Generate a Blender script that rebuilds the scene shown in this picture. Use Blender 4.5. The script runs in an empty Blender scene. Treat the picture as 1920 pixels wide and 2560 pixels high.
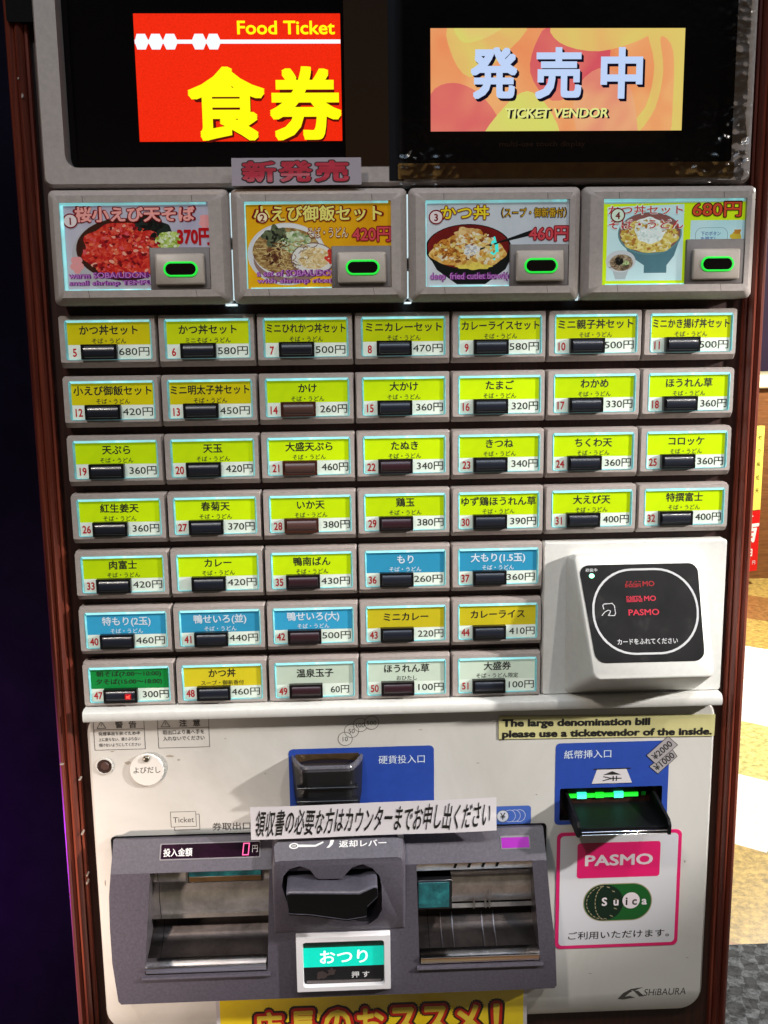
import bpy, bmesh, math, random
from mathutils import Vector, Matrix
random.seed(7)
S = bpy.context.scene
COL = S.collection
MM = 0.001
# ---------------------------------------------------------------- camera
cam_d = bpy.data.cameras.new('camera'); cam = bpy.data.objects.new('camera', cam_d); COL.objects.link(cam)
cam_d.sensor_fit = 'VERTICAL'; cam_d.sensor_height = 36.0; cam_d.lens = 34.168
cam_d.clip_start = 0.02; cam_d.clip_end = 100
rt = Vector((0.99910342, -0.04044639, -0.01250816)); dn = Vector((-0.01932217, -0.17274987, -0.98477619)); fw = Vector((0.03766986, 0.98413494, -0.17337649))
cam.matrix_world = Matrix(((rt.x, -dn.x, -fw.x, -0.04548), (rt.y, -dn.y, -fw.y, -0.759895), (rt.z, -dn.z, -fw.z, -0.021838), (0, 0, 0, 1)))
S.camera = cam
# ---------------------------------------------------------------- world, exposure, lamps
w = bpy.data.worlds.new('World'); S.world = w; w.use_nodes = True
bg = w.node_tree.nodes['Background']; bg.inputs[1].default_value = 1.0
_nt = w.node_tree; _tc = _nt.nodes.new('ShaderNodeTexCoord'); _sx = _nt.nodes.new('ShaderNodeSeparateXYZ'); _rp = _nt.nodes.new('ShaderNodeValToRGB'); _mr = _nt.nodes.new('ShaderNodeMapRange')
_mr.inputs['From Min'].default_value = -1; _nt.links.new(_tc.outputs['Generated'], _sx.inputs[0]); _nt.links.new(_sx.outputs['Z'], _mr.inputs['Value']); _nt.links.new(_mr.outputs['Result'], _rp.inputs['Fac']); _nt.links.new(_rp.outputs['Color'], bg.inputs[0])
_e = _rp.color_ramp.elements; _e[0].position = .30; _e[0].color = (.10, .075, .05, 1); _e[1].position = 1; _e[1].color = (.012, .012, .016, 1)
for _p, _c in ((.44, (.012, .010, .010)), (.53, (.07, .055, .045)), (.60, (.012, .010, .010)), (.70, (.008, .008, .010)), (.76, (.12, .11, .10)), (.82, (.012, .012, .014))): _q = _e.new(_p); _q.color = (*_c, 1)
S.view_settings.view_transform = 'Standard'; S.view_settings.look = 'None'; S.view_settings.exposure = 0; S.view_settings.gamma = 1
S.view_settings.use_curve_mapping = False

def lamp(name, kind, loc, power, color, size, target=None, spot=None, blend=0.3):
    d = bpy.data.lights.new(name, kind); d.energy = power; d.color = color
    if kind == 'AREA': d.shape = 'DISK'; d.size = size
    else: d.shadow_soft_size = size
    if kind == 'SPOT': d.spot_size = math.radians(spot); d.spot_blend = blend
    o = bpy.data.objects.new(name, d); COL.objects.link(o); o.location = loc
    if target: o.rotation_euler = (Vector(target) - Vector(loc)).to_track_quat('-Z', 'Y').to_euler()
    return o
lamp('ceiling_lamp', 'SPOT', (-0.75, -1.35, 1.35), 68, (1.0, 0.87, 0.74), 0.05, (-0.22, 0, -0.52), 40, 0.95)
lamp('ceiling_lamp', 'SPOT', (0.85, -1.1, 1.25), 50, (1.0, 0.91, 0.82), 0.035, (0.06, 0, -0.47), 36, 0.9)
lamp('side_lamp', 'SPOT', (1.45, -0.62, 0.38), 175, (1.0, 0.95, 0.90), 0.03, (0.235, 0, -0.22), 21, 0.5)
_t = lamp('added_panel', 'AREA', (0.0, -1.2, 1.5), 13, (0.62, 0.80, 1.0), 0.1, (0, 0, -0.3)); _t.data.shape = 'RECTANGLE'; _t.data.size = 1.6; _t.data.size_y = 0.62  # added panel lamp, sized to put bluish streaks on the push keys
lamp('left_lamp', 'SPOT', (-1.05, -0.66, -0.60), 95, (1.0, 0.80, 0.68), 0.05, (-0.37, 0, -0.50), 24, 1.0)
lamp('shop_lamp', 'POINT', (2.0, 2.9, 0.9), 580, (1.0, 0.95, 0.86), 0.15)
lamp('shop_lamp', 'POINT', (1.5, 0.9, 0.6), 62, (1.0, 0.95, 0.86), 0.1)
lamp('added_purple_lamp', 'POINT', (-0.84, 0.46, -0.78), 6.5, (0.42, 0.02, 1.0), 0.03)  # added lamp with no visible source, gives the wall its purple glow

# ---------------------------------------------------------------- materials
MATS = {}
def lin(c): return tuple(((v/255)/12.92 if v/255 <= .04045 else ((v/255+.055)/1.055)**2.4) for v in c)
def mat(name, color, rough=0.5, metal=0.0, emit=0.0, ecol=None, var=0.0, vscale=120, coat=0.0, bump=0.0, spec=0.5):
    if name in MATS: return MATS[name]
    m = bpy.data.materials.new(name); m.use_nodes = True; MATS[name] = m
    nt = m.node_tree; b = nt.nodes['Principled BSDF']
    col = (*color, 1)
    b.inputs['Base Color'].default_value = col; b.inputs['Roughness'].default_value = rough; b.inputs['Metallic'].default_value = metal
    b.inputs['Coat Weight'].default_value = coat; b.inputs['Coat Roughness'].default_value = 0.06; b.inputs['Specular IOR Level'].default_value = spec
    if emit:
        b.inputs['Emission Color'].default_value = (*(ecol or color), 1); b.inputs['Emission Strength'].default_value = emit
    if var or bump:
        tc = nt.nodes.new('ShaderNodeTexCoord'); n = nt.nodes.new('ShaderNodeTexNoise')
        n.inputs['Scale'].default_value = vscale; n.inputs['Detail'].default_value = 6; n.inputs['Roughness'].default_value = 0.7
        nt.links.new(tc.outputs['Object'], n.inputs['Vector'])
        if var:
            r = nt.nodes.new('ShaderNodeValToRGB'); r.color_ramp.elements[0].position = .3; r.color_ramp.elements[1].position = .7
            r.color_ramp.elements[0].color = (*[v*(1-var) for v in color], 1); r.color_ramp.elements[1].color = (*[min(1, v*(1+var)) for v in color], 1)
            nt.links.new(n.outputs['Fac'], r.inputs['Fac']); nt.links.new(r.outputs['Color'], b.inputs['Base Color'])
            if emit and not ecol: nt.links.new(r.outputs['Color'], b.inputs['Emission Color'])
        if bump:
            bn = nt.nodes.new('ShaderNodeBump'); bn.inputs['Strength'].default_value = bump; bn.inputs['Distance'].default_value = 0.001
            nt.links.new(n.outputs['Fac'], bn.inputs['Height']); nt.links.new(bn.outputs['Normal'], b.inputs['Normal'])
    return m
def ramp_mat(name, stops, scale, rough=0.4, emit=0.0, stretch=(1, 1, 1), detail=5, kind='noise', spec=0.5, bump=0, coat=0.0, dark=False):
    """material whose colour runs through several tones of one noise field"""
    if name in MATS: return MATS[name]
    if name.startswith('print_'): stops = [(p, tuple(v*.72 for v in c)) for p, c in stops]
    if name.startswith('band_') or name == 'card_white': stops = [(p, tuple(v*(.95 if name == 'card_white' else .80) for v in c)) for p, c in stops]
    m = bpy.data.materials.new(name); m.use_nodes = True; MATS[name] = m
    nt = m.node_tree; b = nt.nodes['Principled BSDF']; L = nt.links.new
    tc = nt.nodes.new('ShaderNodeTexCoord'); mp = nt.nodes.new('ShaderNodeMapping'); mp.inputs['Scale'].default_value = stretch
    if kind == 'noise':
        n = nt.nodes.new('ShaderNodeTexNoise'); n.inputs['Detail'].default_value = detail; n.inputs['Roughness'].default_value = .65; n.inputs['Distortion'].default_value = .6; out = n.outputs['Fac']
    else:
        n = nt.nodes.new('ShaderNodeTexVoronoi'); out = n.outputs['Color']
    n.inputs['Scale'].default_value = scale
    L(tc.outputs['Object'], mp.inputs['Vector']); L(mp.outputs['Vector'], n.inputs['Vector'])
    r = nt.nodes.new('ShaderNodeValToRGB'); e = r.color_ramp.elements
    while len(e) < len(stops): e.new(0.5)
    for el, (p, c) in zip(e, stops): el.position = p; el.color = (*c, 1)
    L(out, r.inputs['Fac'])
    if dark: b.inputs['Base Color'].default_value = (.004, .004, .004, 1)
    else: L(r.outputs['Color'], b.inputs['Base Color'])
    b.inputs['Roughness'].default_value = rough; b.inputs['Specular IOR Level'].default_value = spec; b.inputs['Coat Weight'].default_value = coat
    if emit: L(r.outputs['Color'], b.inputs['Emission Color']); b.inputs['Emission Strength'].default_value = emit
    if bump:
        bn = nt.nodes.new('ShaderNodeBump'); bn.inputs['Strength'].default_value = bump; bn.inputs['Distance'].default_value = .001
        L(out, bn.inputs['Height']); L(bn.outputs['Normal'], b.inputs['Normal'])
    return m
BEIGE = mat('beige_plastic', (0.42, 0.37, 0.345), 0.42, var=.12, vscale=260, bump=.05)
STEEL = ramp_mat('painted_steel', [(.28, (.44, .425, .385)), (.42, (.52, .51, .475)), (.55, (.57, .56, .53)), (.75, (.61, .60, .575))], 7, .42, detail=12, bump=.05)
WHITEP = mat('white_plastic', (0.70, 0.70, 0.67), 0.35, var=.05, vscale=200)
GREYP = mat('grey_plastic', (0.078, 0.070, 0.092), 0.42, var=.25, vscale=420, bump=.12)
BLACKP = mat('black_plastic', (0.008, 0.008, 0.010), 0.25)
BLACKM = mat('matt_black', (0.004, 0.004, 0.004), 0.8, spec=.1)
LEVERP = mat('lever_plastic', (0.085, 0.080, 0.105), 0.28, var=.2, vscale=300)
GLASSB = mat('black_glass', (0.004, 0.003, 0.003), 0.06)
PADB = ramp_mat('scratched_pad', [(.3, (.006, .006, .007)), (.55, (.014, .014, .015)), (.8, (.05, .05, .05))], 26, .32, detail=10)
SHADED_STEEL = mat('shaded_steel', (0.055, 0.045, 0.042), 0.38, 1.0, var=.4, vscale=50, bump=.3)  # lower tray metal, darkened in colour to stand for shade inside
METAL = mat('brushed_metal', (0.66, 0.62, 0.59), 0.36, 1.0, var=.3, vscale=60, bump=.25)
CHROME = mat('chrome', (0.75, 0.74, 0.76), 0.16, 1.0)
INK = mat('black_ink', (0.012, 0.011, 0.010), 0.5)
GREYINK = mat('grey_ink', (0.06, 0.055, 0.05), 0.5)
WHITEINK = mat('white_ink', (0.75, 0.75, 0.75), 0.5)
PALEINK = mat('pale_ink', (0.55, 0.62, 0.68), 0.5, emit=.15)
REDINK = mat('red_ink', lin((190, 10, 25)), 0.5, emit=.12)
WOOD = ramp_mat('dark_wood', [(.28, (.026, .004, .002)), (.45, (.090, .014, .007)), (.6, (.18, .034, .016)), (.8, (.30, .070, .032))], 5, .42, stretch=(34, 34, 1.1), detail=8, bump=.15)
WOODD = ramp_mat('wood_board', [(.3, (.010, .003, .002)), (.55, (.030, .008, .005)), (.8, (.055, .015, .008))], 5, .45, stretch=(60, 60, 1.2), detail=6)
RIMM = ramp_mat('lit_acrylic', [(.30, lin((150, 185, 185))), (.55, lin((150, 235, 240))), (.75, lin((225, 250, 250)))], 34, .08, emit=.6, detail=3)
LEAK = mat('backlight', (.8, .95, 1), .5, emit=.75, ecol=(.75, .95, 1.0))
LEDG = mat('green_led', (.02, .4, .05), .4, emit=.8, ecol=lin((30, 235, 60)))
PAPER = mat('white_paper', (.66, .63, .66), .6, var=.03, vscale=40)
BLUEP = mat('blue_print', lin((38, 70, 158)), .42, var=.08, vscale=80)

# ---------------------------------------------------------------- mesh helpers (millimetres)
def rr(x0, x1, z0, z1, r=2.0, n=5):
    """rounded rectangle outline"""
    r = max(0.01, min(r, (x1-x0)/2-.001, (z1-z0)/2-.001)); P = []
    for cx, cz, a0 in ((x1-r, z1-r, 0), (x0+r, z1-r, 90), (x0+r, z0+r, 180), (x1-r, z0+r, 270)):
        for k in range(n+1):
            a = math.radians(a0+90*k/n); P.append((cx+r*math.cos(a), cz+r*math.sin(a)))
    return P
def ell(cx, cz, rx, rz, n=40): return [(cx+rx*math.cos(2*math.pi*k/n), cz+rz*math.sin(2*math.pi*k/n)) for k in range(n)]
def blob(cx, cz, rx, rz, rough=.12, n=44, seed=0):
    R = random.Random(seed); ph = [(R.randint(2, 9), R.uniform(0, 6.28), R.uniform(.3, 1)) for _ in range(6)]; P = []
    for k in range(n):
        t = 2*math.pi*k/n; q = 1+rough*sum(a*math.sin(f*t+p) for f, p, a in ph)/2.2; P.append((cx+rx*q*math.cos(t), cz+rz*q*math.sin(t)))
    return P
def plane(origin=(0, 0, 0), a=None, b=None):
    """map (u, v, h): default is the upright front plane, h towards the viewer; with a, b (y,z) a plane leaning from a to b, v runs DOWN the slope as negative"""
    if a is None: return lambda u, v, h: (u+origin[0], origin[1]-h, v+origin[2])
    dy, dz = b[0]-a[0], b[1]-a[1]; l = math.hypot(dy, dz); dy /= l; dz /= l
    ny, nz = dz, -dy
    if ny > 0: ny, nz = -ny, -nz
    return lambda u, v, h: (u, a[0]-v*dy+h*ny, a[1]-v*dz+h*nz)
FRONT = plane()
GLY = {}
def glyphs(s, bold=0.0):
    k = (s, bold)
    if k not in GLY:
        c = bpy.data.curves.new('glyphs', 'FONT'); c.body = s; c.offset = bold; c.resolution_u = 3; c.fill_mode = 'FRONT'
        o = bpy.data.objects.new('glyphs', c); COL.objects.link(o)
        m = o.to_mesh(); vs = [(v.co.x, v.co.y) for v in m.vertices]; fs = [tuple(p.vertices) for p in m.polygons]
        o.to_mesh_clear(); bpy.data.objects.remove(o); bpy.data.curves.remove(c)
        GLY[k] = (vs, fs)
    return GLY[k]
def fill(polys):
    """triangulated flat region: first outline minus the following ones"""
    c = bpy.data.curves.new('fill', 'CURVE'); c.dimensions = '2D'; c.fill_mode = 'FRONT'
    for P in polys:
        s = c.splines.new('POLY'); s.points.add(len(P)-1); s.use_cyclic_u = True
        for q, (x, z) in zip(s.points, P): q.co = (x, z, 0, 1)
    o = bpy.data.objects.new('fill', c); COL.objects.link(o); m = o.to_mesh()
    vs = [(v.co.x, v.co.y) for v in m.vertices]; fs = [tuple(p.vertices) for p in m.polygons]
    o.to_mesh_clear(); bpy.data.objects.remove(o); bpy.data.curves.remove(c)
    return vs, fs
WORLD = {}
class MB:
    def __init__(s): s.v = []; s.f = []; s.mi = []; s.mats = []
    def m(s, mt):
        if mt not in s.mats: s.mats.append(mt)
        return s.mats.index(mt)
    def add(s, vs, fs, mt):
        b = len(s.v); i = s.m(mt); s.v += vs
        for f in fs: s.f.append(tuple(b+k for k in f)); s.mi.append(i)
    def loft(s, loops, mt, cap0=False, cap1=True, closed=True):
        n = len(loops[0]); vs = [p for l in loops for p in l]; fs = []
        for a in range(len(loops)-1):
            for k in range(n if closed else n-1):
                k2 = (k+1) % n; fs.append((a*n+k, a*n+k2, (a+1)*n+k2, (a+1)*n+k))
        if cap0: fs.append(tuple(range(n))[::-1])
        if cap1: fs.append(tuple((len(loops)-1)*n+k for k in range(n)))
        s.add(vs, fs, mt)
    def plate(s, P, y0, y1, mt, mp=FRONT, cham=0.0):
        """outline extruded between heights y0 (back) and y1 (front)"""
        if mp is FRONT: f = lambda x, z, y: (x, y, z)
        else: f = lambda x, z, h: mp(x, z, h)
        L = [[f(x, z, y0) for x, z in P]]
        if cham:
            cx = sum(p[0] for p in P)/len(P); cz = sum(p[1] for p in P)/len(P); sx = max(p[0] for p in P)-cx; sz = max(p[1] for p in P)-cz
            L.append([f(x, z, y1+(cham if y0 > y1 else -cham)) for x, z in P])
            L.append([f(cx+(x-cx)*(1-cham/sx), cz+(z-cz)*(1-cham/sz), y1) for x, z in P])
        else: L.append([f(x, z, y1) for x, z in P])
        s.loft(L, mt)
    def flat(s, P, h, mt, mp): s.add([mp(x, z, h) for x, z in P], [tuple(range(len(P)))], mt)
    def region(s, polys, h, mt, mp):
        vs, fs = fill(polys); s.add([mp(x, z, h) for x, z in vs], fs, mt)
    def ring(s, P, Q, h, mt, mp):
        n = len(P); s.add([mp(x, z, h) for x, z in P]+[mp(x, z, h) for x, z in Q], [(k, (k+1) % n, n+(k+1) % n, n+k) for k in range(n)], mt)
    def line(s, pts, wd, h, mt, mp):
        for k, ((x0, z0), (x1, z1)) in enumerate(zip(pts, pts[1:])):
            l = math.hypot(x1-x0, z1-z0) or 1; nx, nz = -(z1-z0)/l*wd/2, (x1-x0)/l*wd/2; ex, ez = (x1-x0)/l*wd*.45, (z1-z0)/l*wd*.45
            x0, z0, x1, z1 = x0-ex, z0-ez, x1+ex, z1+ez
            s.flat([(x0+nx, z0+nz), (x0-nx, z0-nz), (x1-nx, z1-nz), (x1+nx, z1+nz)], h+k*.002, mt, mp)
    def box(s, x0, x1, y0, y1, z0, z1, mt, ch=0.0):
        """box with chamfered vertical/front edges"""
        P = rr(x0, x1, z0, z1, max(ch, .02), 2); c = ch
        s.loft([[(x, y1, z) for x, z in P], [(x, y0+c, z) for x, z in P], [(x, y0, z) for x, z in rr(x0+c, x1-c, z0+c, z1-c, max(ch*.6, .01), 2)]], mt, cap0=True)
    def text(s, body, x, z, size, mt, mp, h=.2, bold=0.0, maxw=None, w=None, hh=None, align='C', shear=0.0, rot=0.0, sx=1.0, square=False):
        vs, fs = glyphs(body)
        if not vs: return
        bold = max(0, bold)
        a0, a1 = min(p[0] for p in vs)-bold, max(p[0] for p in vs)+bold; b0, b1 = min(p[1] for p in vs)-bold, max(p[1] for p in vs)+bold
        kx = size*sx; kz = size
        if w: kx = w/(a1-a0)
        if hh: kz = hh/(b1-b0)
        if maxw and (a1-a0)*kx > maxw: kx = maxw/(a1-a0)
        ox = {'C': (a0+a1)/2, 'L': a0, 'R': a1}[align]; oz = (b0+b1)/2 if hh else .38
        c, q = math.cos(rot), math.sin(rot)
        n = 0 if bold == 0 else 4 if bold < .016 else 8 if bold < .035 else 14
        st = [(0, 0)]+[(bold*math.cos(2*math.pi*(k+.5)/n), bold*math.sin(2*math.pi*(k+.5)/n)) for k in range(n)]
        if n == 14: st += [(bold*.55*math.cos(k*1.2566), bold*.55*math.sin(k*1.2566)) for k in range(5)]
        if square: st = [(0, 0)]+[(bold*x, bold*z) for x in (-1, -.33, .33, 1) for z in (-1, -.33, .33, 1)]
        for i, (ex, ez) in enumerate(st):     # a bold face is the glyph stamped round a small circle, each stamp a hair lower
            R = []
            for px, pz in vs:
                dx, dz = (px+ex-ox)*kx, (pz+ez-oz)*kz; dx += dz*shear; R.append(mp(x+dx*c-dz*q, z+dx*q+dz*c, h-.0025*i))
            s.add(R, fs, mt)
    def mesh(s, name, center=None, smooth=40):
        me = bpy.data.meshes.new(name)
        c = center or (0, 0, 0)
        me.from_pydata([((x-c[0])*MM, (y-c[1])*MM, (z-c[2])*MM) for x, y, z in s.v], [], s.f)
        for mt in s.mats: me.materials.append(mt)
        me.polygons.foreach_set('material_index', s.mi)
        bm = bmesh.new(); bm.from_mesh(me); bmesh.ops.remove_doubles(bm, verts=bm.verts, dist=1e-7); bmesh.ops.recalc_face_normals(bm, faces=bm.faces); bm.to_mesh(me); bm.free()
        if smooth:
            me.polygons.foreach_set('use_smooth', [True]*len(me.polygons)); me.set_sharp_from_angle(angle=math.radians(smooth))
        me.update(); return me
    def build(s, name, parent=None, smooth=40):
        xs, ys, zs = zip(*s.v); c = ((min(xs)+max(xs))/2, (min(ys)+max(ys))/2, (min(zs)+max(zs))/2)
        return link(name, s.mesh(name, c, smooth), parent, c)
def link(name, me, parent, c):
    """c: world position in mm"""
    o = bpy.data.objects.new(name, me); COL.objects.link(o); wc = Vector(c)*MM; WORLD[o.name] = wc
    if parent is not None: o.parent = parent; o.location = wc-WORLD[parent.name]
    else: o.location = wc
    return o
def tag(o, label=None, cat=None, kind=None, group=None):
    if label: o['label'] = label
    if cat: o['category'] = cat
    if kind: o['kind'] = kind
    if group: o['group'] = group
    return o

# ================================================================ THE MACHINE
T = link('ticket_machine', None, None, (0, 270, -1350))
tag(T, 'tall wood-sided food ticket vending machine covered with lit yellow menu buttons', 'ticket machine')

# ---- wooden cabinet with moulded stiles
mb = MB()
mb.box(-272, 270, 14, 540, -1340, 420, WOODD)
cab = mb.build('cabinet', T)
def stile(prof, name):
    m = MB(); n = len(prof)
    m.loft([[(x, y, z) for x, y in prof] for z in (-1340, -900, -600, -300, 0, 420)], WOOD, cap0=True)
    return m.build(name, cab, smooth=50)
stile([(-272, 14.5), (-272, 8), (-273.5, 7.2), (-274.5, 9), (-275.5, 5), (-278, 3), (-280.2, 5), (-280.8, 7.5), (-281.5, 5.5), (-283.6, 4), (-286, 5.5), (-288.2, 9), (-288.6, 14.5), (-288.6, 540), (-272, 540)], 'moulded_stile')
stile([(270, 14.5), (270, 9), (271.5, 8.2), (272.5, 10), (273.2, 6), (275.6, 4), (277.8, 6), (278.4, 9), (279, 6.5), (281.4, 5), (283.6, 6.5), (285.6, 10), (286, 14.5), (286, 540), (270, 540)], 'moulded_stile')
mb = MB(); mb.plate(rr(-284, -264.6, 208, 300, 2), 8, 1.5, BLACKM); mb.build('lock_plate', T)
# paint chips on the left stile
mb = MB(); CHIP = mat('chipped_wood', (.30, .25, .21), .7)
for x, z, a, b, sd in ((-284.5, -362, 1.6, .6, 1), (-271.0, -376, .9, .7, 2), (-272, -424, .9, 1.1, 3), (-270.5, -462, .7, .8, 4), (-271, -469, .8, 1.0, 5), (-277, 158, .7, 1.6, 6), (-279, 170, .5, .8, 7)):
    mb.plate(blob(x, z, a, b, .3, 14, sd), 8, 2.4, CHIP)
mb.build('wood_chip', cab, smooth=0)

# ---- upper display bezel: two windows
mb = MB()
outer = rr(-262.6, 263.2, 93.6, 420, 5)
winL = rr(-247, -30, 106, 420, 9)
m_in = lambda P, d: P
ob = rr(-264, 264, 92.6, 421, 6); of = rr(-262.2, 262.4, 94.6, 418, 5)
mb.loft([[(x, 14, z) for x, z in ob], [(x, -2, z) for x, z in ob], [(x, -5.5, z) for x, z in of]], BEIGE, cap1=False)
wl = rr(-247, -40, 106, 410, 9); wr = rr(0, 248, 107.5, 410, 3)
mb.region([of, wl, wr], 5.5, BEIGE, FRONT)
for W in (wl, wr): mb.loft([[(x, -5.5, z) for x, z in W], [(x, 11, z) for x, z in W]], BEIGE if W is wl else GLASSB, cap1=False)
bez = mb.build('display_bezel', T)
# black glass behind each window
mb = MB(); mb.plate(rr(-252, -36, 101, 414, 2), 13.6, 10.6, GLASSB); scrL = mb.build('main_screen', T)
def emis(name, c, e=1.0, var=0.0): return mat('screen_'+name, (.004, .004, .004), .3, emit=e, ecol=lin(c), spec=.15) if not var else ramp_mat('screen_'+name, [(.3, tuple(v*(1-var) for v in lin(c))), (.7, tuple(min(1, v*(1+var)) for v in lin(c)))], 900, .3, emit=e, detail=2, spec=.1, dark=True)
SR = emis('red', (246, 40, 8), 1.0, .16); SY = emis('yellow', (255, 242, 10), 1.15); SW = emis('white', (240, 245, 255), 1.1); SD = emis('shadow', (120, 12, 4), .5)
pS = plane((0, 10.6, 0))
mb = MB(); mb.flat(rr(-195.2, -43.8, 127, 216.4, .3), .25, SR, pS)
mb.flat([(-195, 195.6), (-43.9, 195.6), (-43.9, 198.4), (-195, 198.4)], .35, SW, pS)
for cx in (-190.2, -179.6, -169.0, -148.0, -137.4):
    mb.flat([(max(-195, cx+5.6*a), 197+b) for a, b in ((-1, 0), (-.55, 5.4), (.55, 5.4), (1, 0), (.55, -5.4), (-.55, -5.4))], .45, SW, pS)
mb.text('Food Ticket', -83.8, 206.6, 10, SY, pS, h=.5, bold=.022, w=72, hh=9.6)
for ch, x0, x1 in (('食', -158, -101), ('券', -97.5, -44)):
    mb.text(ch, (x0+x1)/2+1.6, 153-1.4, 10, SD, pS, h=.42, bold=.030, w=(x1-x0)-3.2, hh=51, square=True)
    mb.text(ch, (x0+x1)/2, 153.6, 10, SY, pS, h=.52, bold=.030, w=x1-x0, hh=52.4, square=True)
mb.build('red_picture', scrL, smooth=0)
mb = MB(); mb.plate(rr(1.5, 253, 96, 414, 2), 13.6, 10.6, GLASSB); scrR = mb.build('touch_screen', T)
def glow(n_, c0, c1): return ramp_mat('screen_'+n_, [(.36, lin(c0)), (.62, lin(c1))], 16, .3, emit=1.0, detail=2, spec=.1, dark=True)
O1 = glow('orange', (240, 140, 92), (244, 178, 116)); O2 = glow('pink', (218, 88, 100), (232, 128, 110)); O3 = glow('sand', (236, 186, 112), (230, 208, 112)); O4 = glow('lemon', (234, 206, 122), (222, 224, 112)); O5 = glow('peach', (232, 138, 118), (244, 186, 130))
mb = MB(); X0, X1, Z0, Z1 = 23, 214.6, 133.4, 206.2
def clip(P): return [(min(max(x, X0), X1), min(max(z, Z0), Z1)) for x, z in P]
mb.flat([(X0, Z0), (X1, Z0), (X1, Z1), (X0, Z1)], .2, O1, pS)
def petal(P, mt, h):
    Q = []; n = len(P)
    for k in range(n):      # smooth closed curve through the points
        p0, p1, p2, p3 = P[k-1], P[k], P[(k+1) % n], P[(k+2) % n]
        for t in (0, .25, .5, .75):
            Q.append(tuple(.5*(2*b+(c-a)*t+(2*a-5*b+4*c-d)*t*t+(3*b-a-3*c+d)*t**3) for a, b, c, d in zip(p0, p1, p2, p3)))
    Q = clip(Q); R = [q for k, q in enumerate(Q) if math.dist(q, Q[k-1]) > .01]; vs, fs = fill([R]); mb.add([pS(x, z, h) for x, z in vs], fs, mt)
petal([(23, 160), (40, 168), (60, 160), (75, 140), (66, 128), (20, 130)], O2, .24)
petal([(40, 210), (38, 190), (52, 172), (75, 185), (95, 210)], O3, .27)
petal([(42, 210), (48, 196), (70, 202), (76, 210)], O4, .285)
petal([(98, 175), (104, 200), (118, 212), (150, 205), (158, 185), (140, 165), (115, 155)], O2, .30)
petal([(118, 210), (120, 196), (150, 190), (185, 200), (190, 212)], O3, .33)
petal([(66, 128), (78, 150), (96, 162), (112, 150), (118, 128)], O4, .315)
petal([(138, 128), (132, 160), (150, 178), (172, 168), (180, 140), (176, 128)], O5, .36)
petal([(168, 128), (186, 150), (192, 180), (186, 212), (218, 212), (218, 128)], O3, .345)
petal([(182, 128), (194, 150), (199, 176), (196, 200), (206, 190), (207, 150), (204, 128)], O1, .375)
SB = emis('ice', (196, 218, 255), 1.05); SK = emis('navy', (24, 18, 52), .4); SL = emis('lime', (238, 242, 150), 1.0)
for ch, xc in (('発', 70.6), ('売', 119.3), ('中', 167.3)):
    ww = 35 if ch != '中' else 32
    mb.text(ch, xc+1.8, 172.6, 10, SK, pS, h=.40, bold=.030, w=ww, hh=36.5, square=True); mb.text(ch, xc+.9, 173.4, 10, SK, pS, h=.46, bold=.030, w=ww, hh=36.5, square=True)
    mb.text(ch, xc, 174.6, 10, SB, pS, h=.54, bold=.030, w=ww, hh=36.5, square=True)
mb.text('TICKET VENDOR', 119.3+.8, 145.6, 10, SK, pS, h=.45, bold=.035, w=79, hh=7, shear=.12)
mb.text('TICKET VENDOR', 118.6, 146.3, 10, SL, pS, h=.52, bold=.025, w=79, hh=7, shear=.12)
mb.build('orange_picture', scrR, smooth=0)
mb = MB(); mb.text('multi-use touch display', 108, 124.4, 5.2, mat('brown_ink', (.05, .02, .01), .5), pS, h=.3, bold=.02, w=66)
mb.build('screen_caption', scrR, smooth=0)
# brown strip under the touch screen; divider bar with shade put into its colour
BROWN = ramp_mat('brown_strip', [(.3, (.19, .105, .028)), (.7, (.28, .16, .045))], 60, .3)
mb = MB(); mb.plate(rr(-3, 250, 96.4, 107.6, 1), -5, -6.4, BROWN); mb.build('brown_strip', bez)
mb = MB(); mb.plate(rr(-41.5, -9.5, 106.3, 410, .5), -5, -6.2, mat('brown_bar', (.020, .008, .0015), .6, spec=.1)); mb.plate(rr(-9.5, 1.5, 95.5, 410, .5), -5, -6.0, BLACKP); mb.build('divider_bar', bez)

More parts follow.
